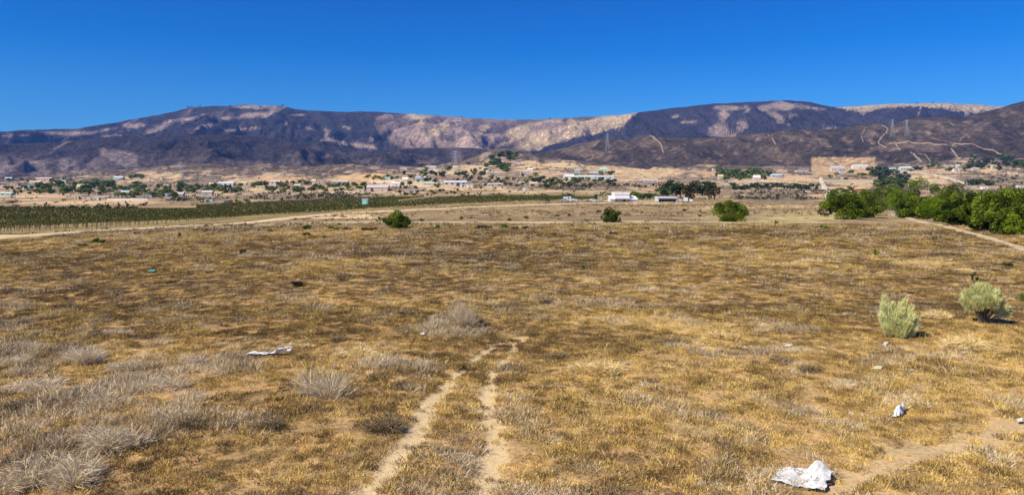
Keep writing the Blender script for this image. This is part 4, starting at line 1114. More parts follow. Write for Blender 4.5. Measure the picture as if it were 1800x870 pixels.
# vehicles parked near the farm
RUB = paint((.02, .02, .022), .7, .1, 4, .2, 'rubber')
def vehicle(x, rb, kind, colr, label, cat, rot=0.0):
    X, Y, z = spot(x, rb)
    root = empty('parked_van' if kind == 'van' else 'parked_car', (X, Y, z), rot)
    L, H = (5.4, 2.4) if kind == 'van' else (4.4, 1.5)
    pm = paint(colr, .35, .05, .5, .5, 'car_paint')
    hw = .95
    if kind == 'van': prof = [(-L / 2, .4), (L / 2, .4), (L / 2, 1.1), (L / 2 - .9, 1.3), (L / 2 - 1.5, H), (-L / 2, H)]
    else: prof = [(-L / 2, .35), (L / 2, .35), (L / 2, .8), (L / 2 - 1.0, .95), (.5, H), (-1.2, H), (-L / 2 + .2, .98), (-L / 2, .9)]
    q = MB(); n = len(prof)
    q.poly([(a, -hw, b) for a, b in prof]); q.poly([(a, hw, b) for a, b in prof][::-1])
    for i in range(n):
        a, c = prof[i], prof[(i + 1) % n]; q.poly([(c[0], -hw, c[1]), (a[0], -hw, a[1]), (a[0], hw, a[1]), (c[0], hw, c[1])])
    q.obj('body', pm, root)
    for sx in (-L * .32, L * .32):
        for sy in (-hw, hw - .2):
            wv = MB(); wv.tube((sx, sy - .02, .34), (sx, sy + .22, .34), .34, .34, 12)
            wv.poly([(sx + .34 * math.cos(t), sy - .02, .34 + .34 * math.sin(t)) for t in np.linspace(0, 2 * PI, 12, endpoint=False)])
            wv.obj('wheel', RUB, root)
    for sx in (-.9, .1) if kind == 'car' else (-.6, .9): boxed('window', GLASS, sx, -hw - .012, 1.0 if kind == 'car' else 1.35, sx + .75, -hw + .01, H - .15 if kind == 'car' else 1.95, root)
    meta(root, label, cat)
vehicle(1000, 354.6, 'van', (.75, .76, .78), 'white van parked at the left of the farm yard', 'van')
vehicle(993, 355, 'car', (.38, .42, .46), 'grey car parked right behind the white van', 'car')
vehicle(1012, 354.8, 'car', (.72, .72, .72), 'small white car right of the white van', 'car')
vehicle(1043, 354.8, 'car', (.72, .74, .76), 'white car parked between the tan shed and the farm building', 'car')
vehicle(1205, 355.2, 'van', (.76, .76, .76), 'white van parked right of the blue fronted shed', 'van', 1.45)
vehicle(1214, 355.4, 'car', (.6, .66, .7), 'pale blue car right of the upright white van', 'car', 1.4)
vehicle(1196, 355.4, 'car', (.34, .37, .38), 'grey car beside the blue fronted shed', 'car', 1.3)
vehicle(923, 335.5, 'van', (.76, .76, .74), 'white van on the road above the far vineyard', 'van')
vehicle(1421, 339.5, 'van', (.76, .76, .76), 'white van on the grey field left of the white lane', 'van')

# turquoise cabin in the vineyard
X, Y, z = spot(642, 363)
root = empty('portable_toilet', (X, Y, z)); s = Y / F
tq = paint((.22, .60, .58), .5, .06, 1, .3)
boxed('cabin', tq, -1.2, -1, 0, 1.2, 1.0, 2.9); boxed('roof', paint((.7, .75, .74), .5, .05, 1), -1.28, -1.08, 2.9, 1.28, 1.08, 3.15); boxed('door', paint((.40, .70, .68), .5, .05, 1), -.7, -1.06, .12, .7, -1.0, 2.6)
meta(root, 'turquoise portable cabin standing in the middle of the vineyard', 'portable toilet')

# gate between the trees
X, Y, z = spot(1567, 377); s = Y / F
root = empty('field_gate', (X, Y, z), .05)
gm = paint((.34, .38, .42), .5, .15, 3, .4, 'galvanised_steel')
for sx in (-.62, .62): boxed('gate_post', gm, sx - .06, -.06, -.2, sx + .06, .06, .95)
for k in range(5):
    boxed('rail', gm, -.56, -.02, .08 + .18 * k, .56, .02, .15 + .18 * k)
boxed('notice_board', paint((.46, .49, .52), .6, .1, 2), -.3, -.05, .4, .3, -.022, .74)
meta(root, 'low blue grey metal gate in the gap between the green trees', 'gate')

# ------------------------------------------------------------------ pylons
PYM = paint((.42, .44, .47), .6, .1, .5, .3, 'pylon_steel')
def pylon(x, rb, rt, Yd, z, label):
    h = (rb - rt) / F * Yd; X = (x - CX) / F * Yd
    q = MB(); w0, w1 = h * .11, h * .03
    def leg(k, t):
        w = w0 + (w1 - w0) * min(1, t * 1.35); sx, sy = ((-1, -1), (1, -1), (1, 1), (-1, 1))[k]
        return (sx * w, sy * w, h * t)
    T = [0, .14, .28, .42, .55, .67, .78, .88, .95, 1]
    for a, b in zip(T[:-1], T[1:]):
        for k in range(4):
            q.tube(leg(k, a), leg(k, b), .19, .19, 3); q.tube(leg(k, a), leg((k + 1) % 4, b), .16, .16, 3); q.tube(leg((k + 1) % 4, a), leg(k, b), .16, .16, 3)
    root = empty('power_pylon', (X, Yd, z - 1))
    q.obj('lattice_tower', PYM, root)
    for t in (.64, .78, .91):
        c = MB(); L = h * (.19 if t != .78 else .24)
        for sx in (-1, 1):
            for zz in (0, h * .035): c.tube((0, 0, h * t + zz), (sx * L, 0, h * t + .01 * h), .28, .16, 3)
            c.tube((sx * L, 0, h * t + .01 * h), (sx * L, 0, h * t - .04 * h), .2, .2, 4)
        c.obj('cross_arm', PYM, root)
    meta(root, label, 'pylon', 'power pylons along the hills')
for x, rb, rt, lab in ((1068, 268, 236, 'lattice pylon in front of the pale centre of the mountain'), (1569, 243, 211, 'left one of the paired lattice pylons on the right hills'), (1594, 243, 214, 'right one of the paired lattice pylons on the right hills')):
    hx, hy = RC.xy(x, rb - 1); pylon(x, rb, rt, hy, float(RC.z(np.array([hx]), np.array([hy]))[0]), lab)
for x, rb, rt, lab in ((318, 311, 284, 'faint lattice pylon in front of the dark left hills'), (801, 297, 264, 'faint lattice pylon below the middle of the mountain')):
    Y = depth_at(x, rb); X = (x - CX) / F * Y; pylon(x, rb, rt, Y, gz(X, Y), lab)

# ------------------------------------------------------------------ trees and bushes of the far valley: a few kinds, many individuals
def far_kind(seed, m, tall, leafn=420):
    rng = np.random.default_rng(seed)
    t = tree_parts('valley_tree', rng, 1.0, 1.0 * tall, .15, leafn, 11, m, BARK, crown0=.02 if tall < 1.3 else .12, trunk_r=.035, limbs=4)
    return t
KINDS = {'mid': [far_kind(s, MIDG, 1.0) for s in (1, 2, 3)], 'dark': [far_kind(s, DARKG, 1.05) for s in (4, 5)], 'olive': [far_kind(s, OLIVE, 1.5) for s in (6, 7)], 'blue': [far_kind(s, BLUEG, 1.1) for s in (8, 9)], 'lime': [far_kind(10, PEPPER, 1.0)]}
used = set()
def far_tree(x, rb, h, kind, label, group, wide=1.0, name='valley_tree'):
    lst = KINDS[kind]; i = RNG.integers(0, len(lst)); p = lst[i]
    X, Y, z = spot(x, rb)
    s = Y / F * h / {'mid': 1.0, 'dark': 1.05, 'olive': 1.5, 'blue': 1.1, 'lime': 1.0}[kind]
    if id(p) in used: o = copy_tree(p)
    else: used.add(id(p)); o = p
    o.name = name
    o.location = (X, Y, z - .05 * s); o.scale = (s * wide, s * wide, s)
    o.rotation_euler.z = RNG.uniform(0, 6.28)
    meta(o, label, 'tree' if h > 6.5 else 'bush', group)

BELTS = [ # x0, x1, row0, row1, n, h0, h1, kinds, place
 (0, 60, 330, 343, 12, 5, 9, ('mid', 'dark'), 'among the pale roofs at the left edge'),
 (62, 200, 324, 343, 54, 7, 13, ('mid', 'mid', 'lime', 'dark'), 'in the dense belt behind the tan mound'),
 (0, 130, 315, 321, 10, 4, 7, ('dark', 'mid'), 'on the skyline of the left settlement'),
 (200, 330, 326, 348, 34, 7, 13, ('mid', 'dark', 'lime'), 'behind the long white wall'),
 (225, 255, 312, 315, 5, 6, 9, ('mid', 'lime'), 'beside the lone ridge house'),
 (330, 425, 328, 341, 30, 6, 11, ('mid', 'lime', 'dark'), 'around the grey gabled house'),
 (395, 445, 356, 360, 6, 5, 9, ('dark', 'mid'), 'near the rust red shed'),
 (446, 560, 322, 341, 30, 6, 11, ('mid', 'dark', 'blue'), 'below the orange banks'),
 (560, 660, 325, 338, 32, 5, 9, ('mid', 'lime'), 'left of the pink mansion'),
 (640, 700, 312, 318, 10, 5, 8, ('mid', 'lime'), 'above the pink mansion'),
 (696, 780, 305, 334, 22, 5, 10, ('dark', 'mid', 'lime', 'blue'), 'around the pale blue houses'),
 (700, 830, 336, 345, 22, 4, 7, ('blue', 'dark'), 'in the low hedge above the vineyard'),
 (740, 860, 290, 312, 26, 5, 9, ('mid', 'blue', 'lime'), 'on the upper bench'),
 (860, 905, 272, 304, 20, 7, 12, ('mid', 'dark', 'lime'), 'on the central hill'),
 (800, 980, 308, 330, 34, 5, 9, ('blue', 'mid', 'dark'), 'on the scrubby slope under the central hill'),
 (935, 1085, 318, 331, 36, 5, 10, ('blue', 'mid', 'dark'), 'in front of the widest greenhouse'),
 (1050, 1082, 305, 309, 5, 5, 8, ('mid',), 'behind the widest greenhouse'),
 (1090, 1165, 326, 330, 9, 4, 6, ('blue',), 'left of the big eucalyptus trees'),
 (1165, 1262, 340, 353, 15, 20, 31, ('olive', 'olive', 'dark'), 'in the tall olive clump right of the farm'),  # eucalyptus with olive brown foliage
 (1103, 1160, 347, 353, 8, 9, 15, ('mid', 'dark'), 'between farm building and blue fronted shed'),
 (1047, 1056, 350, 351, 2, 9, 11, ('lime',), 'just left of the farm building'),
 (1262, 1350, 304, 318, 26, 8, 13, ('mid', 'lime', 'mid'), 'in the green grove'),
 (1285, 1440, 328, 335, 34, 7, 10, ('blue', 'dark', 'blue'), 'in the hedge above the grey field'),
 (1450, 1560, 306, 318, 8, 6, 10, ('dark', 'mid'), 'along the long cream wall'),
 (1478, 1520, 335, 342, 4, 7, 12, ('dark', 'blue'), 'above the left front trees'),
 (1532, 1600, 306, 335, 14, 13, 22, ('blue', 'mid', 'blue'), 'in the tall clump behind the gate trees'),
 (1600, 1700, 290, 305, 12, 5, 9, ('dark', 'mid'), 'around the white sheds of the right slope'),
 (1700, 1800, 280, 300, 26, 8, 13, ('mid', 'blue', 'dark'), 'around the tall cream house'),
 (1700, 1740, 322, 328, 9, 7, 11, ('dark',), 'behind the right part of the tree line'),
 (1740, 1800, 310, 325, 9, 3, 5, ('blue',), 'on the grey slope at the right edge')]
WORD = {'mid': 'green', 'dark': 'dark green', 'olive': 'olive brown', 'blue': 'blue green', 'lime': 'yellow green'}
ORD = ['', 'second', 'third', 'fourth', 'fifth', 'sixth', 'seventh', 'eighth', 'ninth', 'tenth', 'eleventh', 'twelfth', 'thirteenth', 'fourteenth', 'fifteenth', 'sixteenth']
for x0, x1, r0, r1, n, h0, h1, ks, place in BELTS:
    n = int(n * .95) if n > 12 else n
    lst = []
    for k in range(n):
        h = RNG.uniform(h0, h1); kd = ks[int(RNG.integers(0, len(ks)))]
        x = x0 + (x1 - x0) * (k + RNG.uniform(0, 1)) / n
        sz = 'tall' if h > h0 + (h1 - h0) * .6 else 'low'
        lst.append((x, RNG.uniform(r0, r1), h, kd, f"{sz} {WORD[kd]} {'tree' if h > 6.5 else 'bush'} {place}"))
    lst.sort()
    seen = {}
    for x, r, h, kd, lab in lst:
        tot = sum(q[4] == lab for q in lst); seen[lab] = seen.get(lab, 0) + 1
        if tot > 1: lab2 = (('leftmost' if seen[lab] == 1 else 'rightmost' if seen[lab] == tot else ORD[seen[lab] - 1] + ' from left') + ' ' + lab)
        else: lab2 = lab
        nm = 'olive_tree' if kd == 'olive' else 'valley_tree' if h > 7.2 else 'valley_bush'  # the low ones are smaller copies of the same tree meshes
        far_tree(x, r, h, kd, lab2, nm.split('_')[1] + ('s ' if nm != 'valley_bush' else 'es ') + place, RNG.uniform(1.3, 2.2) if kd != 'olive' else RNG.uniform(1.2, 1.6), nm)
for i, (x, r, h, lab) in enumerate([(331, 189.5, 3.4, 'leftmost tiny tree on the left shoulder of the mountain skyline'), (337, 189, 2.8, 'second tiny tree on the left shoulder of the mountain skyline'), (352, 188, 2.6, 'third tiny tree on the left shoulder of the mountain skyline'),
        (404, 188, 2.8, 'tiny tree at the left end of the pale summit'), (497, 187, 3.6, 'lone tree at the right end of the pale summit'), (812, 207, 2.6, 'tiny tree on the middle saddle of the skyline'), (967, 211, 3, 'tiny tree right of the middle saddle on the skyline'),
        (1612, 182, 2.6, 'tiny tree on the pale right summit, left one'), (1640, 182, 2.6, 'tiny tree on the pale right summit, right one')]):
    p = KINDS['dark'][0]; o = copy_tree(p); o.name = 'ridge_tree'
    X, Y = RA.xy(x, r); z = float(RA.z(np.array([X]), np.array([Y]))[0]); sc_ = Y / F * h
    o.location = (X, Y, z - .1 * sc_); o.scale = (sc_ * 1.3, sc_ * 1.3, sc_)
    meta(o, lab, 'tree', 'trees on the mountain skyline')
# the dark hedge at the back of the left vineyard
for k in range(34):
    x = -10 + 254 * (k + RNG.uniform(0, .8)) / 34
    far_tree(x, 367.5 + RNG.uniform(-1, .5), RNG.uniform(4.5, 7.4), 'dark', 'dark bush in the long hedge behind the left vineyard', 'bushes of the dark vineyard hedge', 2.0, 'hedge_bush')

# ------------------------------------------------------------------ vineyard
STAKE = paint((.22, .17, .12), .9, .2, 3, .1, 'weathered_wood')
_ey = [120, 140, 175, 230, 330, 400, 470]; _ex = [-120, 0, 290, 590, 895, 1058, 1062]
def vine_mesh(rng, Y, x0, x1, per_m, leaf, posts):
    n = int((x1 - x0) * per_m)
    xs = rng.uniform(x0, x1, n)
    dens = fbm(xs / 1.3, np.full(n, Y * 7.7), 2, 5)
    keep = rng.random(n) < (.35 + dens * .9)
    xs = xs[keep]; n = len(xs)
    Yv = Y + rng.normal(0, .28, n)
    ht = (1.0 if posts else .5) + rng.random(n) ** .8 * ((.42 if posts else .55) + .35 * fbm(xs / 1.1, np.full(n, Y), 2, 15))
    P = np.stack([xs, Yv, zg(xs, Yv) + ht], 1)
    V, Fc, T = leaf_quads(P, leaf, rng, np.clip(.42 + rng.normal(0, .12, n) + (dens[keep] - .5) * .3, 0, 1), .2)
    q = MB()
    if posts:
        for x in np.arange(x0 + rng.uniform(0, 1.5), x1, 2.2):
            z = gz(x, Y); thick = .05
            q.box(x - thick, Y - thick, z - .1, x + thick, Y + thick, z + rng.uniform(1.0, 1.75))
    return V, Fc, T, q

rngv = np.random.default_rng(77)
def vine_span(Y):
    xe = (float(np.interp(Y, _ey, _ex)) - CX) / F * Y
    return -.80 * Y - 4, xe - .8
yv = 134.0; rows_ = []
k = 0
ordn = ['nearest', 'second nearest', 'third nearest', 'fourth nearest', 'fifth nearest', 'sixth nearest', 'seventh nearest', 'eighth nearest', 'ninth nearest', 'tenth nearest', 'eleventh nearest', 'twelfth nearest']
while yv < 470:
    x0, x1 = vine_span(yv)
    if k < 12:
        if x1 - x0 > 3:
            V, Fc, T, q = vine_mesh(rngv, yv, x0, x1, 22, .26, True)
            root = empty('vine_row', (0, 0, 0))
            mesh_obj('foliage', V, Fc, VINEL, root, attr={'tone': T})
            o = q.obj('stakes', STAKE, root); o['kind'] = 'stuff'
            meta(root, ordn[k] + ' row of vines along the lower left edge of the vineyard', 'vine row', 'vine rows of the left vineyard')
            k += 1
        yv += 6.5 if k < 5 else 3.6
    else:
        rows_.append(yv); yv += 3.1 if yv < 300 else 3.6
Vs, Fs, Ts = [], [], []; c = 0
for y in rows_:
    x0, x1 = vine_span(y)
    if y > 330: x1 = min(x1, (1060 - CX) / F * y)
    # the dirt track cuts a gap through the upper part
    V, Fc, T, q = vine_mesh(rngv, y, x0, x1, 14.0 if y < 230 else 6.0, .28 if y < 230 else .5, False)
    Vs.append(V); Fs.append(Fc + c); Ts.append(T); c += len(V)
V = np.concatenate(Vs); Fc = np.concatenate(Fs); T = np.concatenate(Ts)
cen = V.reshape(-1, 4, 3).mean(1)
pxv = CX + F * cen[:, 0] / cen[:, 1]; rv = HR + (CH - cen[:, 2] + 1.2) * F / cen[:, 1]
keep = ~((pxv > 700) & (pxv < 850) & (np.abs(rv - np.interp(pxv, [700, 770, 850], [357, 347, 340])) < 1.6)) & ~((pxv < 245) & (rv < 369)) & ~((pxv > 225) & (pxv < 345) & (rv < 369.5))
kk = np.repeat(keep, 4)
V = V[kk]; T = T[kk]; Fc = np.arange(len(V)).reshape(-1, 4)
vy = mesh_obj('vineyard', V, Fc, VINEL, None, attr={'tone': T})
meta(vy, 'dark green vineyard running off into the valley', kind='stuff')

# ------------------------------------------------------------------ scrub on the far slopes
rs = np.random.default_rng(5)
n = 22000
px = rs.uniform(-120, 1920, n); Y = np.exp(rs.uniform(math.log(480), math.log(3300), n)); X = (px - CX) / F * Y
al = ground_albedo(X, Y, zg(X, Y))
ok = (al[:, 0] < .27) & (rs.random(n) < .25 + .9 * fbm(X / 110, Y / 160, 3, 44) ** 2 * 2)
ok |= rs.random(n) < .05
X, Y = X[ok], Y[ok]; n = len(X); nl = 9
sz = rs.uniform(1.0, 2.6, n) * (0.7 + Y / 1800)
C = np.stack([X, Y, zg(X, Y)], 1)
P = np.repeat(C, nl, 0) + rs.normal(0, 1, (n * nl, 3)) * np.repeat(sz, nl)[:, None] * np.array([.5, .5, .28]) + np.array([0, 0, 1]) * np.repeat(sz, nl)[:, None] * .35
V, Fc, T = leaf_quads(P, 1.0, rs, np.clip(np.repeat(rs.uniform(.1, .9, n), nl) + rs.normal(0, .1, n * nl), 0, 1), .4)
V = (V.reshape(-1, 4, 3) - P[:, None]) * np.repeat(sz, nl)[:, None, None] * .75 + P[:, None]
SCRUB = leaf_mat('scrub', (.03, .027, .020), (.065, .065, .035), (.12, .125, .05), .1)
o = mesh_obj('scrub', V.reshape(-1, 3), Fc, SCRUB, None, attr={'tone': T})
meta(o, 'low dry scrub dotting the far slopes', kind='stuff')

rs = np.random.default_rng(6)
n = 14000
Y = np.sqrt(rs.uniform(100 ** 2, 430 ** 2, n)); X = rs.uniform(-.80, .80, n) * Y
Z = zg(X, Y); pxw = CX + F * X / Y; rw = HR + (CH - Z) * F / Y
ok = ~in_poly(pxw, rw, VINE) & (fbm(X / 16, Y / 30, 4, 45) + .3 * rs.random(n) > .58) & ~((pxw > 1500) & (Y < 150)) & ~((pxw > 820) & (rw > 381) & (rw < 394) & (rs.random(n) < .8))
for l, wd in ROADLINES[:4]: ok &= dist_to(X, Y, [tuple(p) for p in l]) > wd / 2
X, Y, Z = X[ok], Y[ok], Z[ok]; n = len(X); nl = 10
sz = rs.uniform(.25, .8, n)
P = np.repeat(np.stack([X, Y, Z], 1), nl, 0) + rs.normal(0, 1, (n * nl, 3)) * np.repeat(sz, nl)[:, None] * np.array([.7, .7, .14]) + np.array([0, 0, .1])
V, Fc, T = leaf_quads(P, .34, rs, np.clip(np.repeat(rs.uniform(0, 1, n), nl) + rs.normal(0, .15, n * nl), 0, 1), .4)
WEEDF = leaf_mat('field_weeds', (.075, .055, .03), (.20, .15, .08), (.42, .32, .16), .1)
o = mesh_obj('field_weeds', V, Fc, WEEDF, None, attr={'tone': T})
meta(o, 'low brown weeds covering the field beyond the round shrubs', kind='stuff')

# ------------------------------------------------------------------ dry grass of the near field, scattered from a few clumps
def straw_mat(name, stops, trans=.2):
    m, nt, b = mat_base(name)
    ia = nt.nodes.new('ShaderNodeAttribute'); ia.attribute_type = 'INSTANCER'; ia.attribute_name = 'cover_tone'
    at = nt.nodes.new('ShaderNodeAttribute'); at.attribute_name = 'tone'
    a = nt.nodes.new('ShaderNodeMath'); a.operation = 'MULTIPLY_ADD'
    nt.links.new(at.outputs['Fac'], a.inputs[0]); a.inputs[1].default_value = .44
    nt.links.new(ia.outputs['Fac'], a.inputs[2])
    a2 = nt.nodes.new('ShaderNodeMath'); a2.operation = 'SUBTRACT'; a2.inputs[1].default_value = .22
    nt.links.new(a.outputs[0], a2.inputs[0])
    c = ramp(nt, a2.outputs[0], stops)
    nt.links.new(c, b.inputs['Base Color']); b.inputs['Roughness'].default_value = .7
    tr = nt.nodes.new('ShaderNodeBsdfTranslucent'); nt.links.new(c, tr.inputs['Color'])
    mx = nt.nodes.new('ShaderNodeMixShader'); mx.inputs[0].default_value = trans
    nt.links.new(b.outputs[0], mx.inputs[1]); nt.links.new(tr.outputs[0], mx.inputs[2])
    nt.links.new(mx.outputs[0], nt.nodes['Material Output'].inputs['Surface'])
    return m
STRAW = straw_mat('straw_grass', [(0, (.12, .08, .035)), (.3, (.32, .215, .07)), (.55, (.62, .42, .115)), (.8, (.84, .62, .21)), (1, (.92, .78, .42))], .1)
WEED = straw_mat('dead_weeds', [(0, (.06, .04, .02)), (.4, (.18, .12, .05)), (.75, (.36, .25, .11)), (1, (.58, .44, .22))], .1)
ASH = straw_mat('ashen_brush', [(0, (.22, .16, .10)), (.4, (.56, .44, .29)), (.8, (.80, .69, .50)), (1, (.90, .82, .66))], .1)

def tuft(rng, n, r, h, w, splay, clump=True):
    a = rng.uniform(0, 2 * PI, n); rr = np.sqrt(rng.random(n)) * r
    P = np.stack([np.cos(a) * rr, np.sin(a) * rr, np.full(n, -.02)], 1)
    d = np.stack([rng.normal(0, splay, n), rng.normal(0, splay, n), np.ones(n)], 1) + np.stack([np.cos(a), np.sin(a), 0 * a], 1) * (rr / r)[:, None] * splay
    d /= np.linalg.norm(d, axis=1)[:, None]
    s = np.cross(d, rng.normal(size=(n, 3))); s /= np.linalg.norm(s, axis=1)[:, None]
    L = (h * rng.uniform(.4, 1.25, n))[:, None]; wd = (w * rng.uniform(.6, 1.4, n))[:, None]
    m = P + d * L * .6; e = m + (d + rng.normal(0, .35, (n, 3)) * splay) * L * .45
    V = np.stack([P - s * wd, P + s * wd, m + s * wd * .8, m - s * wd * .8], 1).reshape(-1, 3)
    V2 = np.stack([m - s * wd * .8, m + s * wd * .8, e + s * wd * .25, e - s * wd * .25], 1).reshape(-1, 3)
    t = rng.random(n)
    return np.concatenate([V, V2]), np.arange(8 * n).reshape(-1, 4), np.concatenate([np.repeat(t, 4)] * 2)

tufts = bpy.data.collections.new('tufts'); COL.children.link(tufts)
rt = np.random.default_rng(9)
protos = [('ashen_tuft', ASH, (100, .26, .12, .005, 1.1), 'low ashen tuft of broken twigs in the left foreground'), ('golden_tuft', STRAW, (60, .13, .085, .006, .8), 'short golden grass tuft in the foreground'),
          ('golden_tuft.001', STRAW, (60, .22, .06, .007, 1.2), 'flattened golden grass tuft in the foreground'), ('tall_straw', STRAW, (9, .14, .24, .0035, .4), 'sparse tall straws in the foreground'),
          ('weed_tuft', WEED, (70, .18, .085, .006, 1.0), 'dark dead weed tuft in the foreground'), ('wide_weed', WEED, (90, .34, .11, .010, 1.0), 'wide dark weed tuft in the field'), ('wide_yellow_tuft', STRAW, (90, .34, .12, .010, .9), 'wide golden tuft in the field')]
spots = [(120, 760), (980, 800), (1180, 830), (1280, 780), (560, 800), (420, 600), (1180, 640)]
for (nm, m, a, lab), (x, r) in zip(protos, spots):
    V, Fc, T = tuft(rt, *a)
    o = mesh_obj(nm, V, Fc, m, None, attr={'tone': T})
    COL.objects.unlink(o); tufts.objects.link(o)
    o.location = spot(x, r)
    meta(o, lab, kind='stuff')
order = sorted([p[0] for p in protos])

def scatter(n, y0, y1, rs, far):
    # uniform over the ground between two distances, a little wider than the view
    Y = np.sqrt(rs.uniform(y0 ** 2, y1 ** 2, n)); X = rs.uniform(-.84, .84, n) * Y + rs.normal(0, .5, n)
    cv = cover(X, Y); g = grey_mask(X, Y); w = np.zeros(n) if y0 > 60 else track_mask(X, Y)
    left = Y < 22
    idx = np.zeros(n, int)
    r = rs.random(n)
    gold = r < .12 + .88 * sstep(.0, .72, cv)
    if far:
        idx = np.where(gold, order.index('wide_yellow_tuft'), order.index('wide_weed'))
        idx = np.where(rs.random(n) < .05 + g * .4, order.index('ashen_tuft'), idx)
    else:
        q = rs.random(n)
        gi = np.where(q < .45, order.index('golden_tuft'), np.where(q < .9, order.index('golden_tuft.001'), order.index('tall_straw')))
        idx = np.where(gold & (rs.random(n) < .84), gi, order.index('weed_tuft'))
        idx = np.where(rs.random(n) < g * .8, order.index('ashen_tuft'), idx)
    keep = (w < .45 + .6 * (rs.random(n) < .08)) & (rs.random(n) > w * .62) & (fbm(X / .5, Y / .5, 2, 61) + .25 * rs.random(n) > (.40 if far else .48))
    if y0 > 50:
        for l, wd in ROADLINES[:1] + ROADLINES[-1:]: keep &= dist_to(X, Y, [tuple(p) for p in l if p[1] < 180]) > wd / 2
    scl = rs.uniform(.55, 1.3, n) * (1 + .5 * g) * (.75 + .5 * fbm(X / 2, Y / 2, 2, 66))
    if far: scl = np.where(idx == order.index('ashen_tuft'), scl * 1.8, scl) * np.clip(Y / 60, .7, 1.5)
    tonev = np.clip(cv * .62 + rs.uniform(-.42, .42, n) + .12, 0, 1)
    zz = zg(X, Y)
    return X[keep], Y[keep], zz[keep], idx[keep], scl[keep], tonev[keep], rs.uniform(0, 6.28, n)[keep]
parts_ = [scatter(62000, 11.5, 36, rs, False), scatter(32000, 33, 62, rs, True), scatter(38000, 60, 106, rs, True)]
X, Y, Z, ID, SCL, TON, ROT = [np.concatenate(a) for a in zip(*parts_)]
me = bpy.data.meshes.new('dry_grass')
me.vertices.add(len(X)); me.vertices.foreach_set('co', np.stack([X, Y, Z], 1).astype(np.float32).ravel())
for nm, typ, v in (('pick', 'INT', ID.astype(np.int32)), ('size', 'FLOAT', SCL.astype(np.float32)), ('cover_tone', 'FLOAT', TON.astype(np.float32)), ('turn', 'FLOAT', ROT.astype(np.float32))):
    a = me.attributes.new(nm, typ, 'POINT'); a.data.foreach_set('value', v)
grass = bpy.data.objects.new('dry_grass', me); COL.objects.link(grass)
meta(grass, 'dry golden and brown grass and weeds covering the near field', kind='stuff')
ng = bpy.data.node_groups.new('scatter_tufts', 'GeometryNodeTree')
ng.interface.new_socket('Geometry', in_out='INPUT', socket_type='NodeSocketGeometry'); ng.interface.new_socket('Geometry', in_out='OUTPUT', socket_type='NodeSocketGeometry')
gi = ng.nodes.new('NodeGroupInput'); go = ng.nodes.new('NodeGroupOutput')
ip = ng.nodes.new('GeometryNodeInstanceOnPoints'); ci = ng.nodes.new('GeometryNodeCollectionInfo')
ci.inputs['Collection'].default_value = tufts; ci.inputs['Separate Children'].default_value = True; ci.inputs['Reset Children'].default_value = True
def attr_node(name, typ):
    a = ng.nodes.new('GeometryNodeInputNamedAttribute'); a.data_type = typ; a.inputs['Name'].default_value = name; return a.outputs['Attribute']
ng.links.new(gi.outputs[0], ip.inputs['Points']); ng.links.new(ci.outputs[0], ip.inputs['Instance'])
ip.inputs['Pick Instance'].default_value = True
ng.links.new(attr_node('pick', 'INT'), ip.inputs['Instance Index'])
cx = ng.nodes.new('ShaderNodeCombineXYZ'); ng.links.new(attr_node('turn', 'FLOAT'), cx.inputs['Z'])
ng.links.new(cx.outputs[0], ip.inputs['Rotation'])
ng.links.new(attr_node('size', 'FLOAT'), ip.inputs['Scale'])
ng.links.new(ip.outputs[0], go.inputs[0])
md = grass.modifiers.new('scatter', 'NODES'); md.node_group = ng

# ------------------------------------------------------------------ litter
def trash_mat(name, basec, marks=True):
    m, nt, b = mat_base(name)
    tc = nt.nodes.new('ShaderNodeTexCoord'); P = tc.outputs['Object']
    c = ramp(nt, noise(nt, P, 4, 4), [(.3, tuple(v * .86 for v in basec)), (.7, basec)])
    if marks:
        v = noise(nt, P, 5.5, 2, .5); k = ramp(nt, v, [(.60, (0, 0, 0)), (.62, (1, 1, 1))])
        h = noise(nt, P, 21, 2, .5)
        ink = ramp(nt, h, [(.36, (.10, .28, .30)), (.45, (.04, .035, .035)), (.56, (.05, .04, .04)), (.62, (.42, .12, .06))])
        ln = ramp(nt, noise(nt, P, 34, 3, .7), [(.5, (0, 0, 0)), (.53, (1, 1, 1))])
        c = mixc(nt, mixc(nt, 1.0, k, ln, 'MULTIPLY'), c, ink)
    nt.links.new(c, b.inputs['Base Color']); b.inputs['Roughness'].default_value = .45; b.inputs['Specular IOR Level'].default_value = .35
    return m
def sheet(name, outline, label, cat, mat, lift, thick=.006, seed=0, nu=26, nv=18, crumple=.05):
    """a crumpled sheet: outline is four (column, row) corners on the ground; lift(u, v) its height"""
    rng = np.random.default_rng(seed)
    G = [spot(*p)[:2] for p in outline]
    u, v = np.meshgrid(np.linspace(0, 1, nu), np.linspace(0, 1, nv))
    A = (1 - u) * (1 - v); Bq = u * (1 - v); Cq = u * v; D = (1 - u) * v
    X = A * G[0][0] + Bq * G[1][0] + Cq * G[2][0] + D * G[3][0]; Y = A * G[0][1] + Bq * G[1][1] + Cq * G[2][1] + D * G[3][1]
    ox, oy = X.mean(), Y.mean(); z0 = gz(ox, oy)
    Z = lift(u, v) + (ridged(X * 5, Y * 5, 3, seed + 2) - .6) * crumple
    X = X + (fbm(u * 5, v * 5, 3, seed) - .5) * .12; Y = Y + (fbm(u * 5, v * 5, 3, seed + 9) - .5) * .12
    Vv = np.stack([X - ox, Y - oy, Z], -1).reshape(-1, 3)
    idx = np.arange(nu * nv).reshape(nv, nu)
    Fq = np.stack([idx[:-1, :-1], idx[:-1, 1:], idx[1:, 1:], idx[1:, :-1]], -1).reshape(-1, 4)
    o = mesh_obj(name, Vv, Fq, mat, None)
    o.location = (ox, oy, z0)
    sm = o.modifiers.new('thickness', 'SOLIDIFY'); sm.thickness = thick
    meta(o, label, cat)
    return o
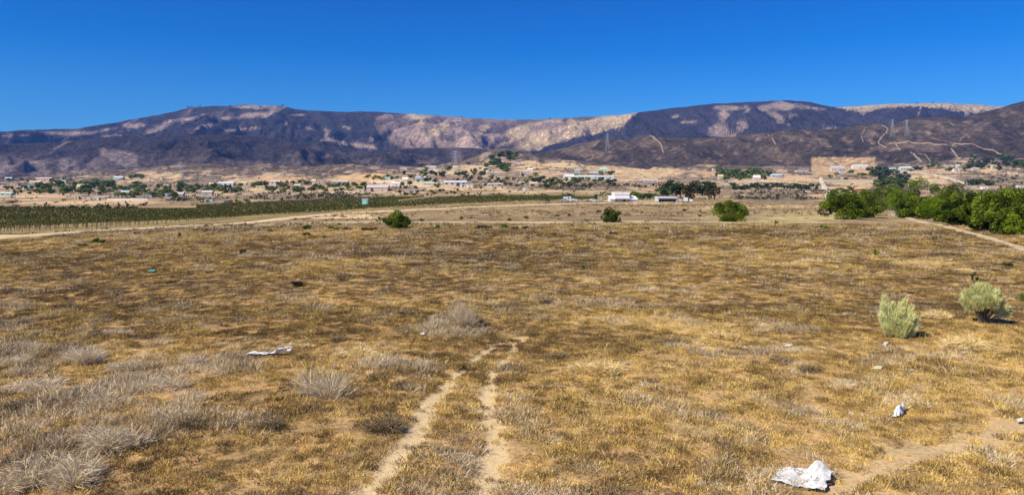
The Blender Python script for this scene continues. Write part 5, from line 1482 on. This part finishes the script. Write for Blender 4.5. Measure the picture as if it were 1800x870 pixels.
# big sack: corners in order front-left, front-right, back-right, back-left
sheet('paper_sack', [(1357, 850), (1448, 868), (1462, 846), (1372, 828)], 'large torn white printed sack lying in the lower right corner grass', 'sack', trash_mat('printed_sack', (.70, .70, .71)),
      lambda u, v: .03 + .18 * np.exp(-((u - .72) ** 2 / .02 + (v - .95) ** 2 / .10)) + .10 * v * sstep(.0, .5, u) + .03 * np.sin(u * 9), seed=1, crumple=.10)
sheet('plastic_bag', [(1568, 735), (1582, 738), (1592, 722), (1576, 722)], 'small crumpled white plastic bag in the right foreground grass', 'bag', trash_mat('thin_plastic', (.70, .73, .80), False),
      lambda u, v: .04 + .17 * np.sin(PI * u) * np.sin(PI * v) ** .6 + .10 * (u > .6) * v, seed=4, crumple=.16)
sheet('white_strip', [(433, 627), (492, 628), (512, 624), (436, 623.5)], 'long white strip of plastic in the left middle grass, its right end raised', 'plastic strip', trash_mat('white_plastic_film', (.80, .81, .84), False),
      lambda u, v: .05 + .17 * sstep(.68, .95, u) + .04 * np.sin(u * 12) ** 2, seed=7, crumple=.07)
for i, (x, r, w, h, c, lab, nm) in enumerate([(1384, 611, 16, 3, (.75, .7, .6), 'flat whitish scrap left of the sage bushes', 'paper_scrap'), (1555, 608, 7, 6, (.8, .78, .72), 'tiny white scrap at the foot of the left sage bush', 'paper_scrap'),
        (1541, 651, 20, 5, (.72, .66, .42), 'pale yellowish flat scrap below the left sage bush', 'paper_scrap'), (1791, 745, 9, 7, (.8, .78, .74), 'small white scrap at the right edge near the worn path', 'paper_scrap'),
        (265, 478, 14, 4, (.12, .42, .34), 'faded teal scrap in the far left brown field', 'cloth_scrap'), (507, 619, 8, 5, (.7, .7, .74), 'little white scrap off the right end of the plastic strip', 'paper_scrap'),
        (742, 590, 8, 5, (.7, .68, .66), 'small whitish scrap under the pale dead bush', 'paper_scrap')]):
    sheet(nm, [(x - w * .4, r + h * .3), (x + w * .4, r + h * .4), (x + w * .4 + 2, r - h * .35), (x - w * .25, r - h * .3)], lab, 'scrap', trash_mat('scrap', c, False), lambda u, v: .07 + .03 * u * v, seed=30 + i, nu=8, nv=6, crumple=.02)

# stones and clods by the ruts
rk = np.random.default_rng(21)
Vs, Fs = [], []; c = 0
for k in range(420):
    if k < 120:
        l = RUTS[k % 2]; j = rk.integers(0, len(l) - 1); t = rk.random()
        X = l[j][0] * (1 - t) + l[j + 1][0] * t + rk.normal(0, .4); Y = l[j][1] * (1 - t) + l[j + 1][1] * t + rk.normal(0, .4)
    else: Y = rk.uniform(12, 34); X = rk.uniform(-.75, .75) * Y
    r = rk.uniform(.012, .032); z = gz(X, Y)
    d = np.array([(1, 0, 0), (0, 1, 0), (-1, 0, 0), (0, -1, 0), (0, 0, .8), (0, 0, -.6)]) * r * rk.uniform(.6, 1.3, (6, 1)) + (X, Y, z + r * .2)
    Vs.append(d); Fs.append(np.array([(0, 1, 4), (1, 2, 4), (2, 3, 4), (3, 0, 4), (1, 0, 5), (2, 1, 5), (3, 2, 5), (0, 3, 5)]) + c); c += 6
o = mesh_obj('clods', np.concatenate(Vs), np.concatenate(Fs), paint((.48, .36, .25), .95, .3, 12, .05, 'dry_clod'))
meta(o, 'small clods and stones scattered by the wheel ruts', kind='stuff')
